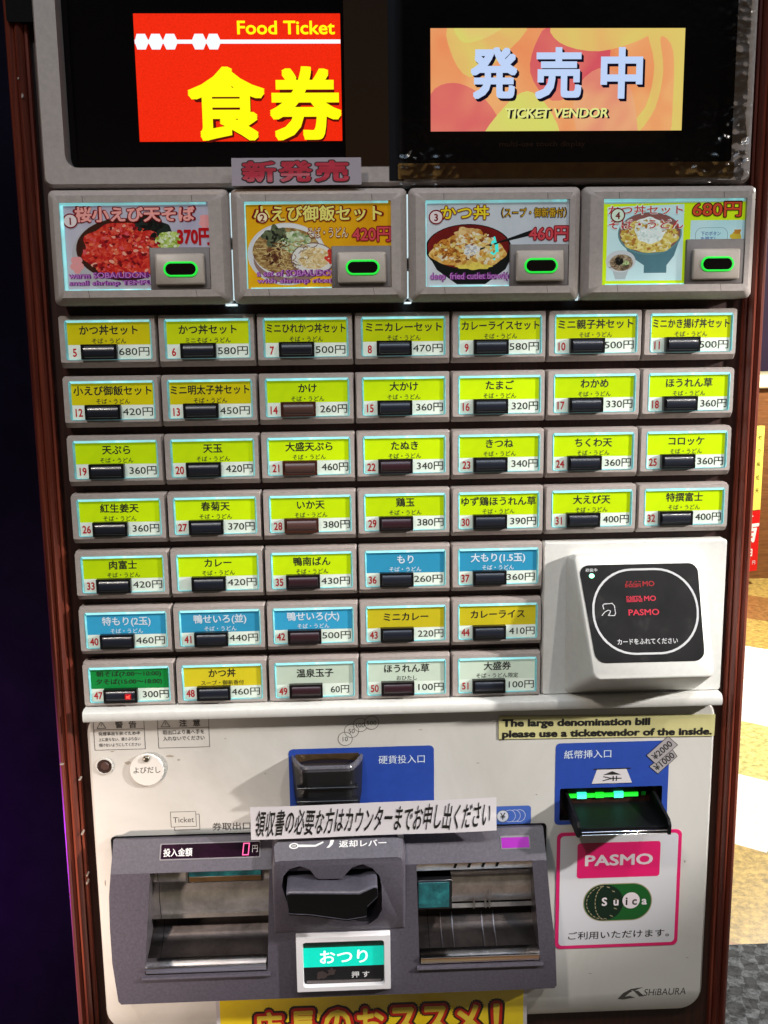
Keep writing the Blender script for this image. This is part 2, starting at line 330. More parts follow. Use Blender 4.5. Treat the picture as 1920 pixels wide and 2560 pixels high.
# ---- four picture panels
pk_mats = {}
def pk(name, c, e=.27, var=0.0, sc=300): return mat('print_'+name, tuple(v*.72 for v in lin(c)), .3, emit=e, var=var, vscale=sc, coat=.4)
PX = [(-260.4, -128.6), (-127.2, 3.0), (4.4, 133.4), (134.8, 266.6)]
PANEL_Z = (7.0, 89.8)
def picture_panel(k):
    x0, x1 = PX[k]; z0, z1 = PANEL_Z; m = MB()
    cx0 = x0+9.2+(4 if k >= 1 else 0)*0; wx0, wx1, wz0, wz1 = [(-251.4, -143.2), (-117, -9), (16.6, 124.4), (149.8, 258.1)][k]+(17.6, 80.2)
    A = rr(x0, x1, z0, z1, 4); B = rr(x0+.6, x1-.6, z0+.6, z1-.6, 4); C = rr(x0+5, x1-5, z0+5.4, z1-4.6, 3); D = rr(wx0, wx1, wz0, wz1, .6)
    f = lambda P, y: [(x, y, z) for x, z in P]
    m.loft([f(A, 12), f(A, -8), f(B, -10.5), f(C, -15), f(D, -15), f(D, -11.5)], BEIGE, cap1=False)
    SEAM = mat('seam_line', (.10, .075, .06), .6)
    for sx in (x0+.2*(x1-x0), x1-.2*(x1-x0)):
        m.flat([(sx, wz1+.2), (sx+.35, wz1+.2), (sx+.1, z1-5), (sx-.3, z1-5)], 15.08, SEAM, FRONT); m.flat([(sx, wz0-.2), (sx+.35, wz0-.2), (sx+1.2, z0+5.6), (sx+.8, z0+5.6)], 15.08, SEAM, FRONT)
    p = m.build('picture_panel', T)
    # printed picture
    pc = plane((0, -11.8, 0)); c = MB(); seed = 100*k
    W = lambda u: wx0+u*(wx1-wx0); Zf = lambda v: wz1-v*(wz1-wz0)          # u,v: fractions from the top left
    def el(u, v, ru, rv, mt, h, n=40): c.flat([q for q in ell(W(u), Zf(v), ru*(wx1-wx0), rv*(wz1-wz0), n)], h, mt, pc)
    def bl(u, v, ru, rv, mt, h, sd, rough=.16): c.region([blob(W(u), Zf(v), ru*(wx1-wx0), rv*(wz1-wz0), rough, 60, sd)], h, mt, pc)
    def chips(u, v, ru, rv, n, mts, sz, h, sd, asp=1.6, hole=0.0):
        R_ = random.Random(sd)
        for i in range(n):
            a_, q_ = R_.uniform(0, 6.283), math.sqrt(R_.uniform(hole, 1)); s_ = sz*R_.uniform(.5, 1.3); th = R_.uniform(0, 3.14); rx, rz = s_*asp, s_
            P = [(x*rx, z*rz) for x, z in blob(0, 0, 1, 1, .3, 8, R_.randint(0, 999))]; cx_, cz_ = W(u+ru*q_*math.cos(a_)), Zf(v+rv*q_*math.sin(a_))
            c.flat([(cx_+x*math.cos(th)-z*math.sin(th), cz_+x*math.sin(th)*.8+z*math.cos(th)*.8) for x, z in P], h+.001*i, R_.choice(mts), pc)
    def strands(u, v, ru, rv, n, mts, wd, ln, h, sd):
        R_ = random.Random(sd)
        for i in range(n):
            a_, q_ = R_.uniform(0, 6.283), math.sqrt(R_.random())*.88; x, z = W(u+ru*q_*math.cos(a_)), Zf(v+rv*q_*math.sin(a_)); th = R_.uniform(0, 6.283); k_ = R_.uniform(-.5, .5); Q = []
            for j in range(6): Q.append((x, z)); x += ln*math.cos(th); z += ln*.6*math.sin(th); th += k_
            L_ = [(q[0]-.5*wd*math.sin(t0), q[1]+.5*wd*math.cos(t0)) for q, t0 in zip(Q, [math.atan2(Q[min(j+1, 5)][1]-Q[max(j-1, 0)][1], Q[min(j+1, 5)][0]-Q[max(j-1, 0)][0]) for j in range(6)])]
            M_ = [(2*q[0]-l[0], 2*q[1]-l[1]) for q, l in zip(Q, L_)]
            b_ = [pc(px, pz, h+.001*i) for px, pz in L_+M_]; c.add(b_, [(j, j+1, 7+j, 6+j) for j in range(5)], R_.choice(mts))
    def poly(P, mt, h): c.flat([(W(u), Zf(v)) for u, v in P], h, mt, pc)
    def out(body, u, v, size, fillm, edge, h, wd=None, b0=.075, b1=.02, hh=None, **kw):
        w_ = wd*(wx1-wx0) if wd else None; h_ = hh*(wz1-wz0) if hh else None
        h += .34
        c.text(body, W(u), Zf(v), size, edge, pc, h=h, bold=b0, w=w_ and w_*1.02, hh=h_ and h_*1.14, **kw); c.text(body, W(u), Zf(v), size, fillm, pc, h=h+.06, bold=b1, w=w_ and w_*.985, hh=h_, **kw)
    DR = pk('dark_red', (124, 4, 14)); PR = pk('purple', (118, 40, 130)); LP = pk('light_purple', (196, 130, 205)); WH = pk('paper_white', (225, 230, 235))
    if k == 0:
        c.flat(D, 0, ramp_mat('print_lavender', [(.3, lin((170, 165, 190))), (.7, lin((205, 205, 212)))], 14, .3, emit=.3, detail=3, coat=.4), pc)
        el(.40, .60, .34, .43, pk('bowl_grey', (186, 186, 190)), .02); el(.42, .53, .33, .36, pk('bowl_brown', (70, 34, 20), .1, .3), .04)
        bl(.60, .31, .14, .17, ramp_mat('print_seaweed', [(.35, (.002, .004, .003)), (.7, (.02, .03, .022))], 160, .3, emit=.2), .06, 11, .2)
        bl(.41, .54, .28, .31, ramp_mat('print_shrimp', [(.25, lin((90, 6, 14))), (.42, lin((200, 26, 34))), (.54, lin((232, 70, 44))), (.66, lin((240, 110, 100))), (.8, lin((252, 190, 170)))], 240, .3, emit=.2), .08, 12, .12)
        bl(.72, .43, .09, .10, ramp_mat('print_onion', [(.3, lin((110, 150, 40))), (.5, lin((190, 214, 110))), (.75, lin((232, 244, 208)))], 260, .3, emit=.3), .10, 13, .12)
        chips(.41, .54, .27, .29, 230, [pk(n_, q_, .2) for n_, q_ in (('shrimp_a', (226, 60, 44)), ('shrimp_b', (176, 18, 30)), ('shrimp_c', (244, 120, 84)), ('shrimp_d', (236, 90, 100)), ('shrimp_e', (250, 176, 150)), ('shrimp_f', (120, 10, 18)), ('shrimp_g', (214, 40, 30)))], 1.15, .085, 51)
        chips(.72, .43, .085, .095, 60, [pk(n_, q_, .2) for n_, q_ in (('onion_a', (206, 226, 130)), ('onion_b', (236, 244, 214)), ('onion_c', (150, 180, 60)))], .9, .105, 52)
        chips(.60, .29, .11, .12, 30, [pk(n_, q_, .1) for n_, q_ in (('weed_a', (14, 22, 20)), ('weed_b', (36, 48, 42)), ('weed_c', (6, 8, 8)))], 1.8, .065, 53, 2.2)
        PK = pk('blossom', (236, 160, 160))
        for u, v, r in ((.09, .70, .07), (.97, .22, .06)):
            for a in range(5):
                t = a*1.2566+.3; el(u+r*.55*math.cos(t)*.6, v+r*.9*math.sin(t), r*.36, r*.6, PK, .05+.002*a, 14)
        out('桜小えび天そば', .50, .13, 10, pk('salmon', (246, 168, 160)), DR, .14, .82, .09, .035, hh=.175)
        c.text('370円', W(.895), Zf(.39), 10, pk('price_red', (186, 8, 20)), pc, h=.5, bold=.045, w=.235*(wx1-wx0), hh=.20*(wz1-wz0))
        for i, tline in enumerate(('warm SOBA/UDON with', 'small shrimp TEMPURA')): out(tline, .03, .825+.095*i, 5, LP, PR, .14, .66, .06, .008, hh=.066, align='L')
        num = '1'; ncx, ncz = .065, .20
    elif k == 1:
        c.flat(D, 0, ramp_mat('print_gold', [(.3, lin((214, 150, 6))), (.7, lin((240, 186, 20)))], 14, .3, emit=.3, detail=3, coat=.4), pc)
        el(.28, .60, .27, .36, pk('bowl_pale', (214, 216, 220)), .02); el(.30, .66, .25, .28, pk('bowl_shade', (150, 120, 110)), .03); el(.29, .56, .245, .31, pk('bowl_white2', (228, 232, 232)), .04)
        el(.28, .565, .235, .27, ramp_mat('print_noodle', [(.25, lin((60, 34, 22))), (.45, lin((140, 104, 60))), (.6, lin((196, 170, 110))), (.8, lin((226, 216, 170)))], 240, .3, emit=.3, stretch=(1, 1, 2.2)), .06)
        NO = [pk(n_, q_, .2) for n_, q_ in (('noodle_a', (200, 172, 110)), ('noodle_b', (150, 112, 66)), ('noodle_c', (226, 208, 150)), ('noodle_d', (104, 70, 40)))]
        strands(.29, .60, .19, .20, 120, NO, .55, 1.5, .062, 54)
        chips(.34, .45, .11, .12, 50, [pk(n_, q_, .2) for n_, q_ in (('leek_a', (190, 214, 160)), ('leek_b', (232, 240, 220)), ('leek_c', (120, 150, 90)))], .8, .09, 55, 2.2)
        chips(.21, .42, .08, .11, 40, [pk(n_, q_, .1) for n_, q_ in (('herb_a', (60, 72, 50)), ('herb_b', (104, 112, 80)), ('herb_c', (34, 40, 30)))], 1.0, .09, 56, 2)
        chips(.19, .62, .06, .14, 30, [pk('meat_a', (92, 48, 32), .1), pk('meat_b', (60, 28, 20), .1), pk('meat_c', (130, 80, 54), .1)], 1.2, .10, 57)
        chips(.47, .65, .10, .125, 110, [pk(n_, q_, .2) for n_, q_ in (('rice_a', (240, 226, 180)), ('rice_b', (214, 180, 116)), ('rice_c', (250, 246, 226)), ('rice_d', (226, 200, 140)))], .75, .135, 58, 1.8)
        bl(.21, .40, .09, .12, ramp_mat('print_herb', [(.3, lin((40, 52, 34))), (.7, lin((120, 130, 96)))], 220, .3, emit=.25), .08, 21, .2)
        bl(.34, .47, .10, .13, ramp_mat('print_leek', [(.3, lin((110, 128, 90))), (.6, lin((206, 222, 180)))], 240, .3, emit=.3), .085, 22, .2)
        el(.46, .66, .155, .19, pk('bowl_rim', (120, 92, 92)), .10); el(.46, .655, .145, .175, pk('bowl_white', (228, 228, 220)), .11)
        bl(.47, .65, .10, .13, ramp_mat('print_rice', [(.3, lin((190, 150, 90))), (.5, lin((226, 204, 150))), (.75, lin((246, 240, 216)))], 260, .3, emit=.35), .12, 23, .08); bl(.575, .63, .035, .08, pk('ginger', (216, 60, 46), .3, .3), .13, 24)
        out('小えび御飯セット', .50, .135, 10, pk('cream_yellow', (238, 232, 120)), DR, .16, .89, .085, .025, hh=.18)
        out('そば・うどん', .565, .355, 6, pk('cream', (240, 226, 190)), DR, .17, .28, .07, .01, hh=.115)
        out('420円', .865, .38, 10, pk('price_rose', (212, 74, 84)), DR, .16, .27, .075, .02, hh=.17)
        for i, tline in enumerate(('a set of SOBA/UDON', 'with shrimp rice(s')): out(tline, .07, .82+.095*i, 5, LP, PR, .16, .55, .05, .012, hh=.07, align='L')
        num = '2'; ncx, ncz = .12, .18
    elif k == 2:
        c.flat(D, 0, ramp_mat('print_cool', [(.3, lin((192, 202, 212))), (.7, lin((220, 228, 232)))], 14, .3, emit=.25, detail=3, coat=.4), pc)
        DK = pk('bowl_black', (16, 22, 22), .2); poly([(.02, .62), (.08, .80), (.22, .97), (.42, .97), (.56, .80), (.62, .60)], DK, .02)
        el(.30, .55, .30, .28, DK, .03); el(.30, .535, .285, .255, ramp_mat('print_lacquer', [(.3, lin((84, 18, 16))), (.7, lin((140, 30, 26)))], 40, .3, emit=.3), .04)
        poly([(.36, .565), (.74, .345), (.76, .40), (.52, .49), (.38, .575)], DK, .13)
        bl(.30, .59, .25, .20, ramp_mat('print_egg', [(.25, lin((110, 52, 22))), (.42, lin((206, 150, 60))), (.58, lin((236, 206, 130))), (.8, lin((248, 244, 224)))], 130, .3, emit=.35), .06, 31, .14)
        bl(.17, .55, .09, .11, ramp_mat('print_cutlet', [(.3, lin((140, 74, 20))), (.7, lin((226, 154, 60)))], 260, .3, emit=.3), .08, 32, .12); bl(.30, .40, .10, .09, ramp_mat('print_cutlet2', [(.3, lin((190, 130, 50))), (.7, lin((240, 214, 150)))], 200, .3, emit=.3), .085, 33)
        bl(.32, .57, .055, .065, pk('onion_white', (226, 230, 228), .35), .09, 34); bl(.48, .56, .03, .12, pk('glint', (60, 226, 216), .8), .10, 35)
        bl(.34, .76, .12, .04, pk('egg_yellow', (226, 206, 90), .35, .2), .095, 36)
        EG = [pk(n_, q_, .2) for n_, q_ in (('egg_a', (240, 216, 130)), ('egg_b', (250, 242, 210)), ('egg_c', (206, 148, 60)), ('egg_d', (226, 190, 90)), ('egg_e', (150, 86, 34)), ('egg_f', (236, 228, 196)))]
        chips(.30, .57, .24, .18, 150, EG, 1.3, .062, 60); chips(.17, .55, .08, .10, 70, [pk(n_, q_, .2) for n_, q_ in (('crumb_a', (214, 140, 50)), ('crumb_b', (160, 88, 26)), ('crumb_c', (236, 176, 84)))], .7, .10, 61)
        chips(.32, .57, .05, .06, 24, [pk('onion_white', (226, 230, 228), .2), pk('onion_grey', (196, 200, 204), .2)], 1.0, .18, 62); chips(.33, .44, .12, .08, 50, [pk('egg_a', (240, 216, 130)), pk('egg_b', (250, 242, 210)), pk('crumb_a', (214, 140, 50))], 1.0, .13, 63)
        out('かつ丼', .275, .14, 10, pk('sun_yellow', (244, 224, 40)), DR, .16, .34, .075, .02, hh=.16)
        out('（スープ・御新番付）', .755, .145, 6, pk('amber', (214, 170, 40)), pk('dark_brown', (50, 16, 8)), .16, .45, .075, .012, hh=.11)
        out('460円', .86, .39, 10, pk('price_rose', (212, 74, 84)), DR, .16, .28, .075, .02, hh=.17)
        out('deep  fried cutlet bowl(c', .03, .885, 5, LP, PR, .16, .56, .05, .012, hh=.10, align='L')
        num = '3'; ncx, ncz = .075, .19
    else:
        c.flat(D, 0, pk('lime_border', (206, 238, 20), .45), pc)
        SKY = ramp_mat('print_sky', [(.3, lin((176, 222, 228))), (.7, lin((214, 242, 244)))], 12, .3, emit=.4, detail=2, coat=.4)
        poly([(.0, .0), (1, .0), (1, .035), (.0, .055)], SKY, .02); poly([(.035, .09), (.57, .06), (.57, .95), (.035, .95)], SKY, .02); poly([(.62, .25), (1, .25), (1, .60), (.62, .60)], SKY, .02)
        poly([(.12, .42), (.20, .66), (.30, .77), (.30, .86), (.46, .86), (.46, .77), (.51, .66), (.555, .42)], pk('bowl_blue', (84, 128, 140), .3, .15, 30), .03)
        el(.335, .40, .225, .25, pk('bowl_grey_blue', (100, 150, 156)), .04); el(.335, .39, .215, .235, pk('bowl_inside', (150, 96, 90)), .05)
        bl(.335, .43, .20, .19, ramp_mat('print_egg2', [(.25, lin((170, 110, 50))), (.42, lin((214, 190, 84))), (.58, lin((236, 226, 150))), (.8, lin((246, 248, 230)))], 150, .3, emit=.4), .06, 41, .08); bl(.335, .36, .11, .15, ramp_mat('print_rice2', [(.3, lin((206, 228, 220))), (.7, lin((246, 252, 250)))], 220, .3, emit=.45), .07, 42, .12)
        el(.135, .72, .105, .13, pk('cup_white', (214, 222, 226)), .08); poly([(.07, .78), (.20, .78), (.17, .93), (.10, .93)], pk('cup_base', (190, 204, 208)), .075)
        el(.14, .735, .082, .098, ramp_mat('print_soup', [(.3, lin((60, 44, 34))), (.55, lin((170, 150, 120))), (.8, lin((220, 220, 200)))], 260, .3, emit=.3), .09); bl(.125, .715, .03, .05, pk('nori', (20, 26, 24), .15), .10, 43); bl(.165, .74, .028, .035, pk('leek_green', (186, 220, 150), .35), .11, 44)
        chips(.335, .43, .195, .185, 150, [pk(n_, q_, .25) for n_, q_ in (('scram_a', (236, 222, 130)), ('scram_b', (248, 244, 214)), ('scram_c', (206, 170, 70)), ('scram_d', (190, 130, 60)), ('scram_e', (226, 206, 96)))], 1.15, .072, 64, 1.5, .3)
        chips(.335, .36, .10, .14, 90, [pk('rice_x', (240, 250, 246), .3), pk('rice_y', (214, 234, 228), .3)], .9, .16, 65, 1.5)
        strands(.14, .735, .07, .08, 40, [pk('soup_a', (196, 176, 140), .2), pk('soup_b', (120, 96, 70), .2), pk('soup_c', (70, 52, 38), .2)], .45, .9, .115, 66); chips(.125, .715, .02, .04, 12, [pk('nori', (20, 26, 24), .1)], 1.1, .16, 67)
        RT = pk('red_text', (206, 48, 48)); PW = pk('pale_edge', (240, 246, 240))
        out('かつ丼セット', .30, .125, 10, RT, PW, .14, .53, .05, .012, hh=.105); out('そば・うどん', .305, .29, 10, RT, PW, .14, .53, .05, .012, hh=.105)
        out('680円', .80, .125, 10, pk('price_orange', (222, 84, 48)), pk('dark_brown', (50, 16, 8)), .14, .35, .065, .02, hh=.175)
        c.ring(rr(W(.655), W(.885), Zf(.59), Zf(.335), 5), rr(W(.658), W(.882), Zf(.586), Zf(.339), 4.7), .04, pk('bubble_line', (96, 136, 156)), pc)
        BT = pk('blue_text', (70, 110, 176)); c.text('下のボタン', W(.695), Zf(.405), 3.4, BT, pc, h=.06, bold=.02, align='L', w=15); c.text('を押す！', W(.695), Zf(.465), 3.4, BT, pc, h=.06, bold=.02, align='L', w=11)
        HN = pk('hand_yellow', (214, 190, 60)); el(.945, .45, .035, .075, HN, .05); poly([(.90, .42), (.94, .40), (.95, .45), (.90, .46)], HN, .055); poly([(.925, .47), (.95, .47), (.935, .585), (.915, .585)], HN, .06); poly([(.93, .36), (.98, .36), (.97, .41), (.93, .41)], pk('cuff', (206, 140, 50)), .065)
        num = '4'; ncx, ncz = .105, .185
    # encircled number
    R1 = 5.6 if k != 1 else 4.6
    c.flat(ell(W(ncx), Zf(ncz), R1, R1*.95), .62, pk('disc_white', (226, 214, 214), .35) if k in (0, 2) else pk('disc_cream', (240, 226, 180), .35), pc)
    if k == 3: c.flat(ell(W(ncx), Zf(ncz), R1-.7, R1*.95-.7), .625, pk('disc_pale', (214, 236, 214), .4), pc)
    c.ring(ell(W(ncx), Zf(ncz), R1, R1*.95), ell(W(ncx), Zf(ncz), R1-1.0, R1*.95-1.0), .64, DR, pc)
    c.text(num, W(ncx), Zf(ncz), 7.0, DR, pc, h=.68, bold=.03)
    c.build('picture_card', p, smooth=0)
    # lit edge of the clear cover
    r = MB()
    r.plate([(wx0, wz1-2.0), (wx1-2, wz1-1.4), (wx1-2, wz1), (wx0, wz1)], -11.6, -13.2, RIMM)
    r.plate([(wx0, wz0), (wx0+(2.4 if k == 0 else .8), wz0), (wx0+(2.4 if k == 0 else .8), wz1-2.2), (wx0, wz1-2.2)], -11.6, -13.2, RIMM if k != 3 else pk('lime_border', (206, 238, 20), .45))
    r.plate([(wx0+3, wz0), (wx1-45, wz0), (wx1-45, wz0+.9), (wx0+3, wz0+.9)], -11.6, -13.2, RIMM)
    r.build('lit_edge', p, smooth=0)
    # select button block
    bx0, bx1, bz0, bz1 = wx1-44.6, wx1-.2, wz0+.1, wz0+(30.4 if k < 3 else 33)
    b = MB(); b.plate(rr(bx0, bx1, bz0, bz1, .6), -11, -14.4, mat('grey_block', (.17, .15, .145), .5, var=.1, vscale=300), cham=.4); b.build('button_block', p)
    kx0, kx1, kz0, kz1 = bx0+4.4, bx1-4.0, bz0+3.2, bz0+25.6
    b = MB(); b.plate(rr(kx0, kx1, kz0, kz1, 1.6), -14, -17.6, mat('key_plastic', (.46, .40, .345), .4, var=.06, vscale=300), cham=.8); b.build('key_plate', p)
    cx, cz = (kx0+kx1)/2+.6, (kz0+kz1)/2
    pk2 = plane((0, -17.6, 0)); b = MB()
    b.plate(rr(cx-12.6, cx+12.6, cz-5.5, cz+5.5, 5.4, 9), -17.4, -18.5, LEDG, cham=.4); b.build('led_ring', p)
    b = MB(); b.plate(rr(cx-11.3, cx+11.3, cz-4.3, cz+4.3, 4.2, 9), -17.5, -19.2, GLASSB, cham=.9); b.build('push_button', p)
for k in range(4): picture_panel(k)
mb = MB()
for x0, x1, z0, z1 in ((-128.5, -127.3, 10, 47), (-128.4, -127.2, 56, 88), (3.1, 4.3, 40, 86), (3.2, 4.2, 10, 30), (133.5, 134.7, 7, 12), (-134, -126, 5.6, 7), (1, 6, 5.8, 7)):
    mb = MB(); mb.plate([(x0, z0), (x1, z0), (x1, z1), (x0, z1)], 2, -3 if z1 > 8 else -9, LEAK); mb.build('backlight_strip', T, smooth=0)

# ---- the grid of small menu buttons
PITCH_X, PITCH_Z = 75.0, 45.875
YG, AM, OR, MU, BL, GR, PA = 'lime', 'amber', 'orange', 'mustard', 'blue', 'green', 'pale'
BANDS = {YG: (196, 226, 12), AM: (196, 210, 14), OR: (214, 200, 16), MU: (206, 188, 36), BL: (52, 150, 190), GR: (20, 140, 62), PA: (196, 208, 190)}
SO = 'そば・うどん'
MENU = [
 [(5, 'かつ丼セット', SO, 680, OR, 1), (6, 'かつ丼セット', 'ミニそば・うどん', 580, AM, 1), (7, 'ミニひれかつ丼セット', SO, 500, AM, 1), (8, 'ミニカレーセット', SO, 470, AM, 1), (9, 'カレーライスセット', SO, 580, AM, 1), (10, 'ミニ親子丼セット', SO, 500, AM, 1), (11, 'ミニかき揚げ丼セット', SO, 500, AM, 1)],
 [(12, '小えび御飯セット', SO, 420, OR, 1), (13, 'ミニ明太子丼セット', SO, 450, OR, 1), (14, 'かけ', SO, 260, YG, 0), (15, '大かけ', SO, 360, YG, 0), (16, 'たまご', SO, 320, YG, 0), (17, 'わかめ', SO, 330, YG, 0), (18, 'ほうれん草', SO, 360, YG, 0)],
 [(19, '天ぷら', SO, 360, YG, 0), (20, '天玉', SO, 420, YG, 0), (21, '大盛天ぷら', SO, 460, YG, 0), (22, 'たぬき', SO, 340, YG, 0), (23, 'きつね', SO, 340, YG, 0), (24, 'ちくわ天', SO, 360, YG, 0), (25, 'コロッケ', SO, 360, YG, 0)],
 [(26, '紅生姜天', SO, 360, YG, 0), (27, '春菊天', SO, 370, YG, 0), (28, 'いか天', SO, 380, YG, 0), (29, '鶏玉', SO, 380, YG, 0), (30, 'ゆず鶏ほうれん草', SO, 390, YG, 0), (31, '大えび天', SO, 400, YG, 0), (32, '特撰富士', SO, 400, YG, 0)],
 [(33, '肉富士', SO, 420, YG, 1), (34, 'カレー', SO, 420, YG, 1), (35, '鴨南ばん', SO, 430, YG, 1), (36, 'もり', SO, 260, BL, 1), (37, '大もり(1.5玉)', SO, 360, BL, 1)],
 [(40, '特もり(2玉)', SO, 460, BL, 1), (41, '鴨せいろ(並)', SO, 440, BL, 1), (42, '鴨せいろ(大)', SO, 500, BL, 1), (43, 'ミニカレー', '', 220, MU, 0), (44, 'カレーライス', '', 410, MU, 0)],
 [(47, '', '', 300, GR, 0), (48, 'かつ丼', 'スープ・御新香付', 460, MU, 1), (49, '温泉玉子', '', 60, PA, 0), (50, 'ほうれん草', 'おひたし', 100, PA, 0), (51, '大盛券', 'そば・うどん限定', 100, PA, 0)]]
f3 = lambda P, y: [(x, y, z) for x, z in P]
mb = MB()       # bezel with its window, local origin at the top left corner of the face
mb.loft([f3(rr(0, 74.1, -39.6, 0, 1.2, 3), 13.8), f3(rr(0, 74.1, -39.6, 0, 1.2, 3), 6), f3(rr(.4, 73.7, -38.9, -.3, 1.2, 3), 4.2), f3(rr(1, 73.1, -35.2, -.8, 1.2, 3), 0), f3(rr(5.0, 70.4, -33.7, -3.4, 2, 3), 0), f3(rr(5.0, 70.4, -33.7, -3.4, 2, 3), 2.4)], BEIGE, cap1=False)
bezel_me = mb.mesh('menu_button')
RIMS = ramp_mat('side_acrylic', [(.30, lin((120, 140, 138))), (.55, lin((120, 205, 212))), (.75, lin((190, 245, 246)))], 40, .06, emit=.22, detail=3)
mb = MB(); mb.plate([(7, -5.3), (68.6, -5.2), (69.4, -3.6), (6.2, -3.6)], .9, -.35, RIMM)
mb.loft([f3(rr(5.1, 70.3, -33.6, -3.5, 1.9, 3), 2), f3(rr(5.1, 70.3, -33.6, -3.5, 1.9, 3), -.1), f3(rr(5.6, 69.8, -33.2, -4.3, 1.5, 3), -.3), f3(rr(6.3, 69.2, -32.9, -5.2, 1, 3), .6), f3(rr(6.8, 68.8, -32.8, -5.4, 1, 3), 2)], RIMS, cap1=False)
rim_me = mb.mesh('clear_rim')
def key_mesh(c, nm):
    m = MB(); BK = mat('key_frame_'+nm, c[0], .3); KM = mat('key_face_'+nm, c[1], .33, coat=.08, spec=.7)
    m.loft([f3(rr(17.0, 44.1, -33.1, -21.6, .5, 2), 2), f3(rr(17.0, 44.1, -33.1, -21.6, .5, 2), -3), f3(rr(19.2, 42.2, -31.4, -23.1, .5, 2), -3), f3(rr(19.2, 42.2, -31.4, -23.1, .5, 2), -1.8)], BK, cap1=False)
    n = 14; L = []
    for k in range(n+1):          # convex glossy key face, bowed top to bottom
        a_ = math.radians(-44+88*k/n); z = -27.25-4.05*math.sin(a_)/math.sin(math.radians(44)); y = -2.4-(math.cos(a_)-math.cos(math.radians(44)))*4.05/math.sin(math.radians(44))
        L.append([(19.3, y, z), (42.1, y, z)])
    m.loft(L, KM, cap1=False, closed=False)
    for x in (19.3, 42.1): m.add([(x, -1.8, -23.2)]+[(x, l[0][1], l[0][2]) for l in L]+[(x, -1.8, -31.3)], [tuple(range(n+3))], KM)
    return m.mesh('push_key', smooth=60)
KEYB = key_mesh(((.006, .006, .007), (.010, .013, .024)), 'black'); KEYR = key_mesh(((.055, .016, .010), (.085, .040, .034)), 'brown'); KEYD = key_mesh(((.010, .006, .008), (.032, .010, .016)), 'maroon')
LOWER = ramp_mat('card_white', [(.3, lin((188, 204, 190))), (.7, lin((226, 234, 222)))], 18, .25, emit=.30, detail=2, coat=.3)
proto = None
for r, row in enumerate(MENU):
    for cidx, (num, name, sub, price, band, wide) in enumerate(row):
        loc = (-262.5+cidx*PITCH_X, 0, -r*PITCH_Z)
        if proto is None:
            b = link('menu_button', bezel_me, T, loc); proto = b
            rim = link('clear_rim', rim_me, b, loc); proto_rim = rim
            ky = link('push_key', KEYB, b, loc); proto_key = ky
        else:
            b = proto.copy(); COL.objects.link(b); WORLD[b.name] = Vector(loc)*MM; b.parent = T; b.location = WORLD[b.name]-WORLD[T.name]
            rim = proto_rim.copy(); COL.objects.link(rim); rim.parent = b
            ky = proto_key.copy(); COL.objects.link(ky); ky.parent = b
            ky.data = KEYR if num in (14, 21, 28) else KEYD if num in (35, 42, 49, 50, 29, 22) else KEYB
        if num in (14, 21, 28): ky['label'] = 'brown push key'
        ta_ = random.uniform(-.007, .007); tx_, tz_ = random.uniform(-.3, .3), random.uniform(-.3, .3)
        pc = (lambda u, v, h, t=ta_, a=tx_, b_=tz_: (37.5+(u-37.5)*math.cos(t)-(v+18)*math.sin(t)+a, 1.5-h, -18+(u-37.5)*math.sin(t)+(v+18)*math.cos(t)+b_)); m = MB(); cb = BANDS[band]
        j = 1+random.uniform(-.14, .10); cc = lin(cb)
        BM = ramp_mat('band_%s_%d' % (band, num), [(.25, tuple(min(1, v*j*(.86 if i == 0 else .92)) for i, v in enumerate(cc))), (.75, tuple(min(1, v*j*1.08) for v in cc))], 22+3*(num % 3), .25, emit=.36, detail=3, coat=.3)
        m.flat([(5.5, -34), (70, -34), (70, -22.2), (5.5, -22.2)], 0, LOWER, pc); m.flat([(5.5, -22.2), (70, -22.2), (70, -3.2), (5.5, -3.2)], .05, BM, pc)
        ik = PALEINK if band == BL else INK
        if num == 47:
            m.text('朝そば(7:00〜10:00)', 37, -9.6, 5.0, INK, pc, bold=.015, w=52); m.text('夕そば(15:00〜18:00)', 37, -16.2, 5.0, INK, pc, bold=.015, w=53)
        else:
            m.text(name, 38, -11.1 if sub else -12.9, 7.6, ik, pc, bold=.022, maxw=60.5)
            if sub: m.text(sub, 38, -19.3, 4.4, ik, pc, bold=.012, maxw=36)
        if num != 34: m.text(str(num), 11.6, -27.6, 8.4, REDINK, pc, bold=.025, maxw=8.4, sx=.8)
        if wide: m.text('%d円' % price, 56.6, -27.2, 7.4, INK, pc, bold=.004, w=23.0 if price >= 100 else 17)
        else: m.text('%d円' % price, 58.0, -27.2, 7.6, INK, pc, bold=.008, w=21 if price >= 100 else 15)
        me = m.mesh('label_card', smooth=0); link('label_card', me, b, loc)
        if num == 47:
            m = MB(); RL = mat('red_led', (.5, .02, .02), .4, emit=2.2, ecol=(1, .08, .05)); pk3 = plane((0, -4.4, 0))
            m.plate(rr(34.6, 39.4, -29.6, -25.0, .6, 2), -3, -4.9, mat('red_window', (.25, .01, .015), .2, emit=.5, ecol=(.6, .01, .02)))
            m.line([(36, -28.2), (38.4, -26.2)], .7, .56, RL, pk3); m.line([(36, -26.6), (38.2, -28.4)], .7, .6, RL, pk3)
            lamp47 = m.mesh('sold_out_lamp', smooth=0); link('sold_out_lamp', lamp47, b, loc)

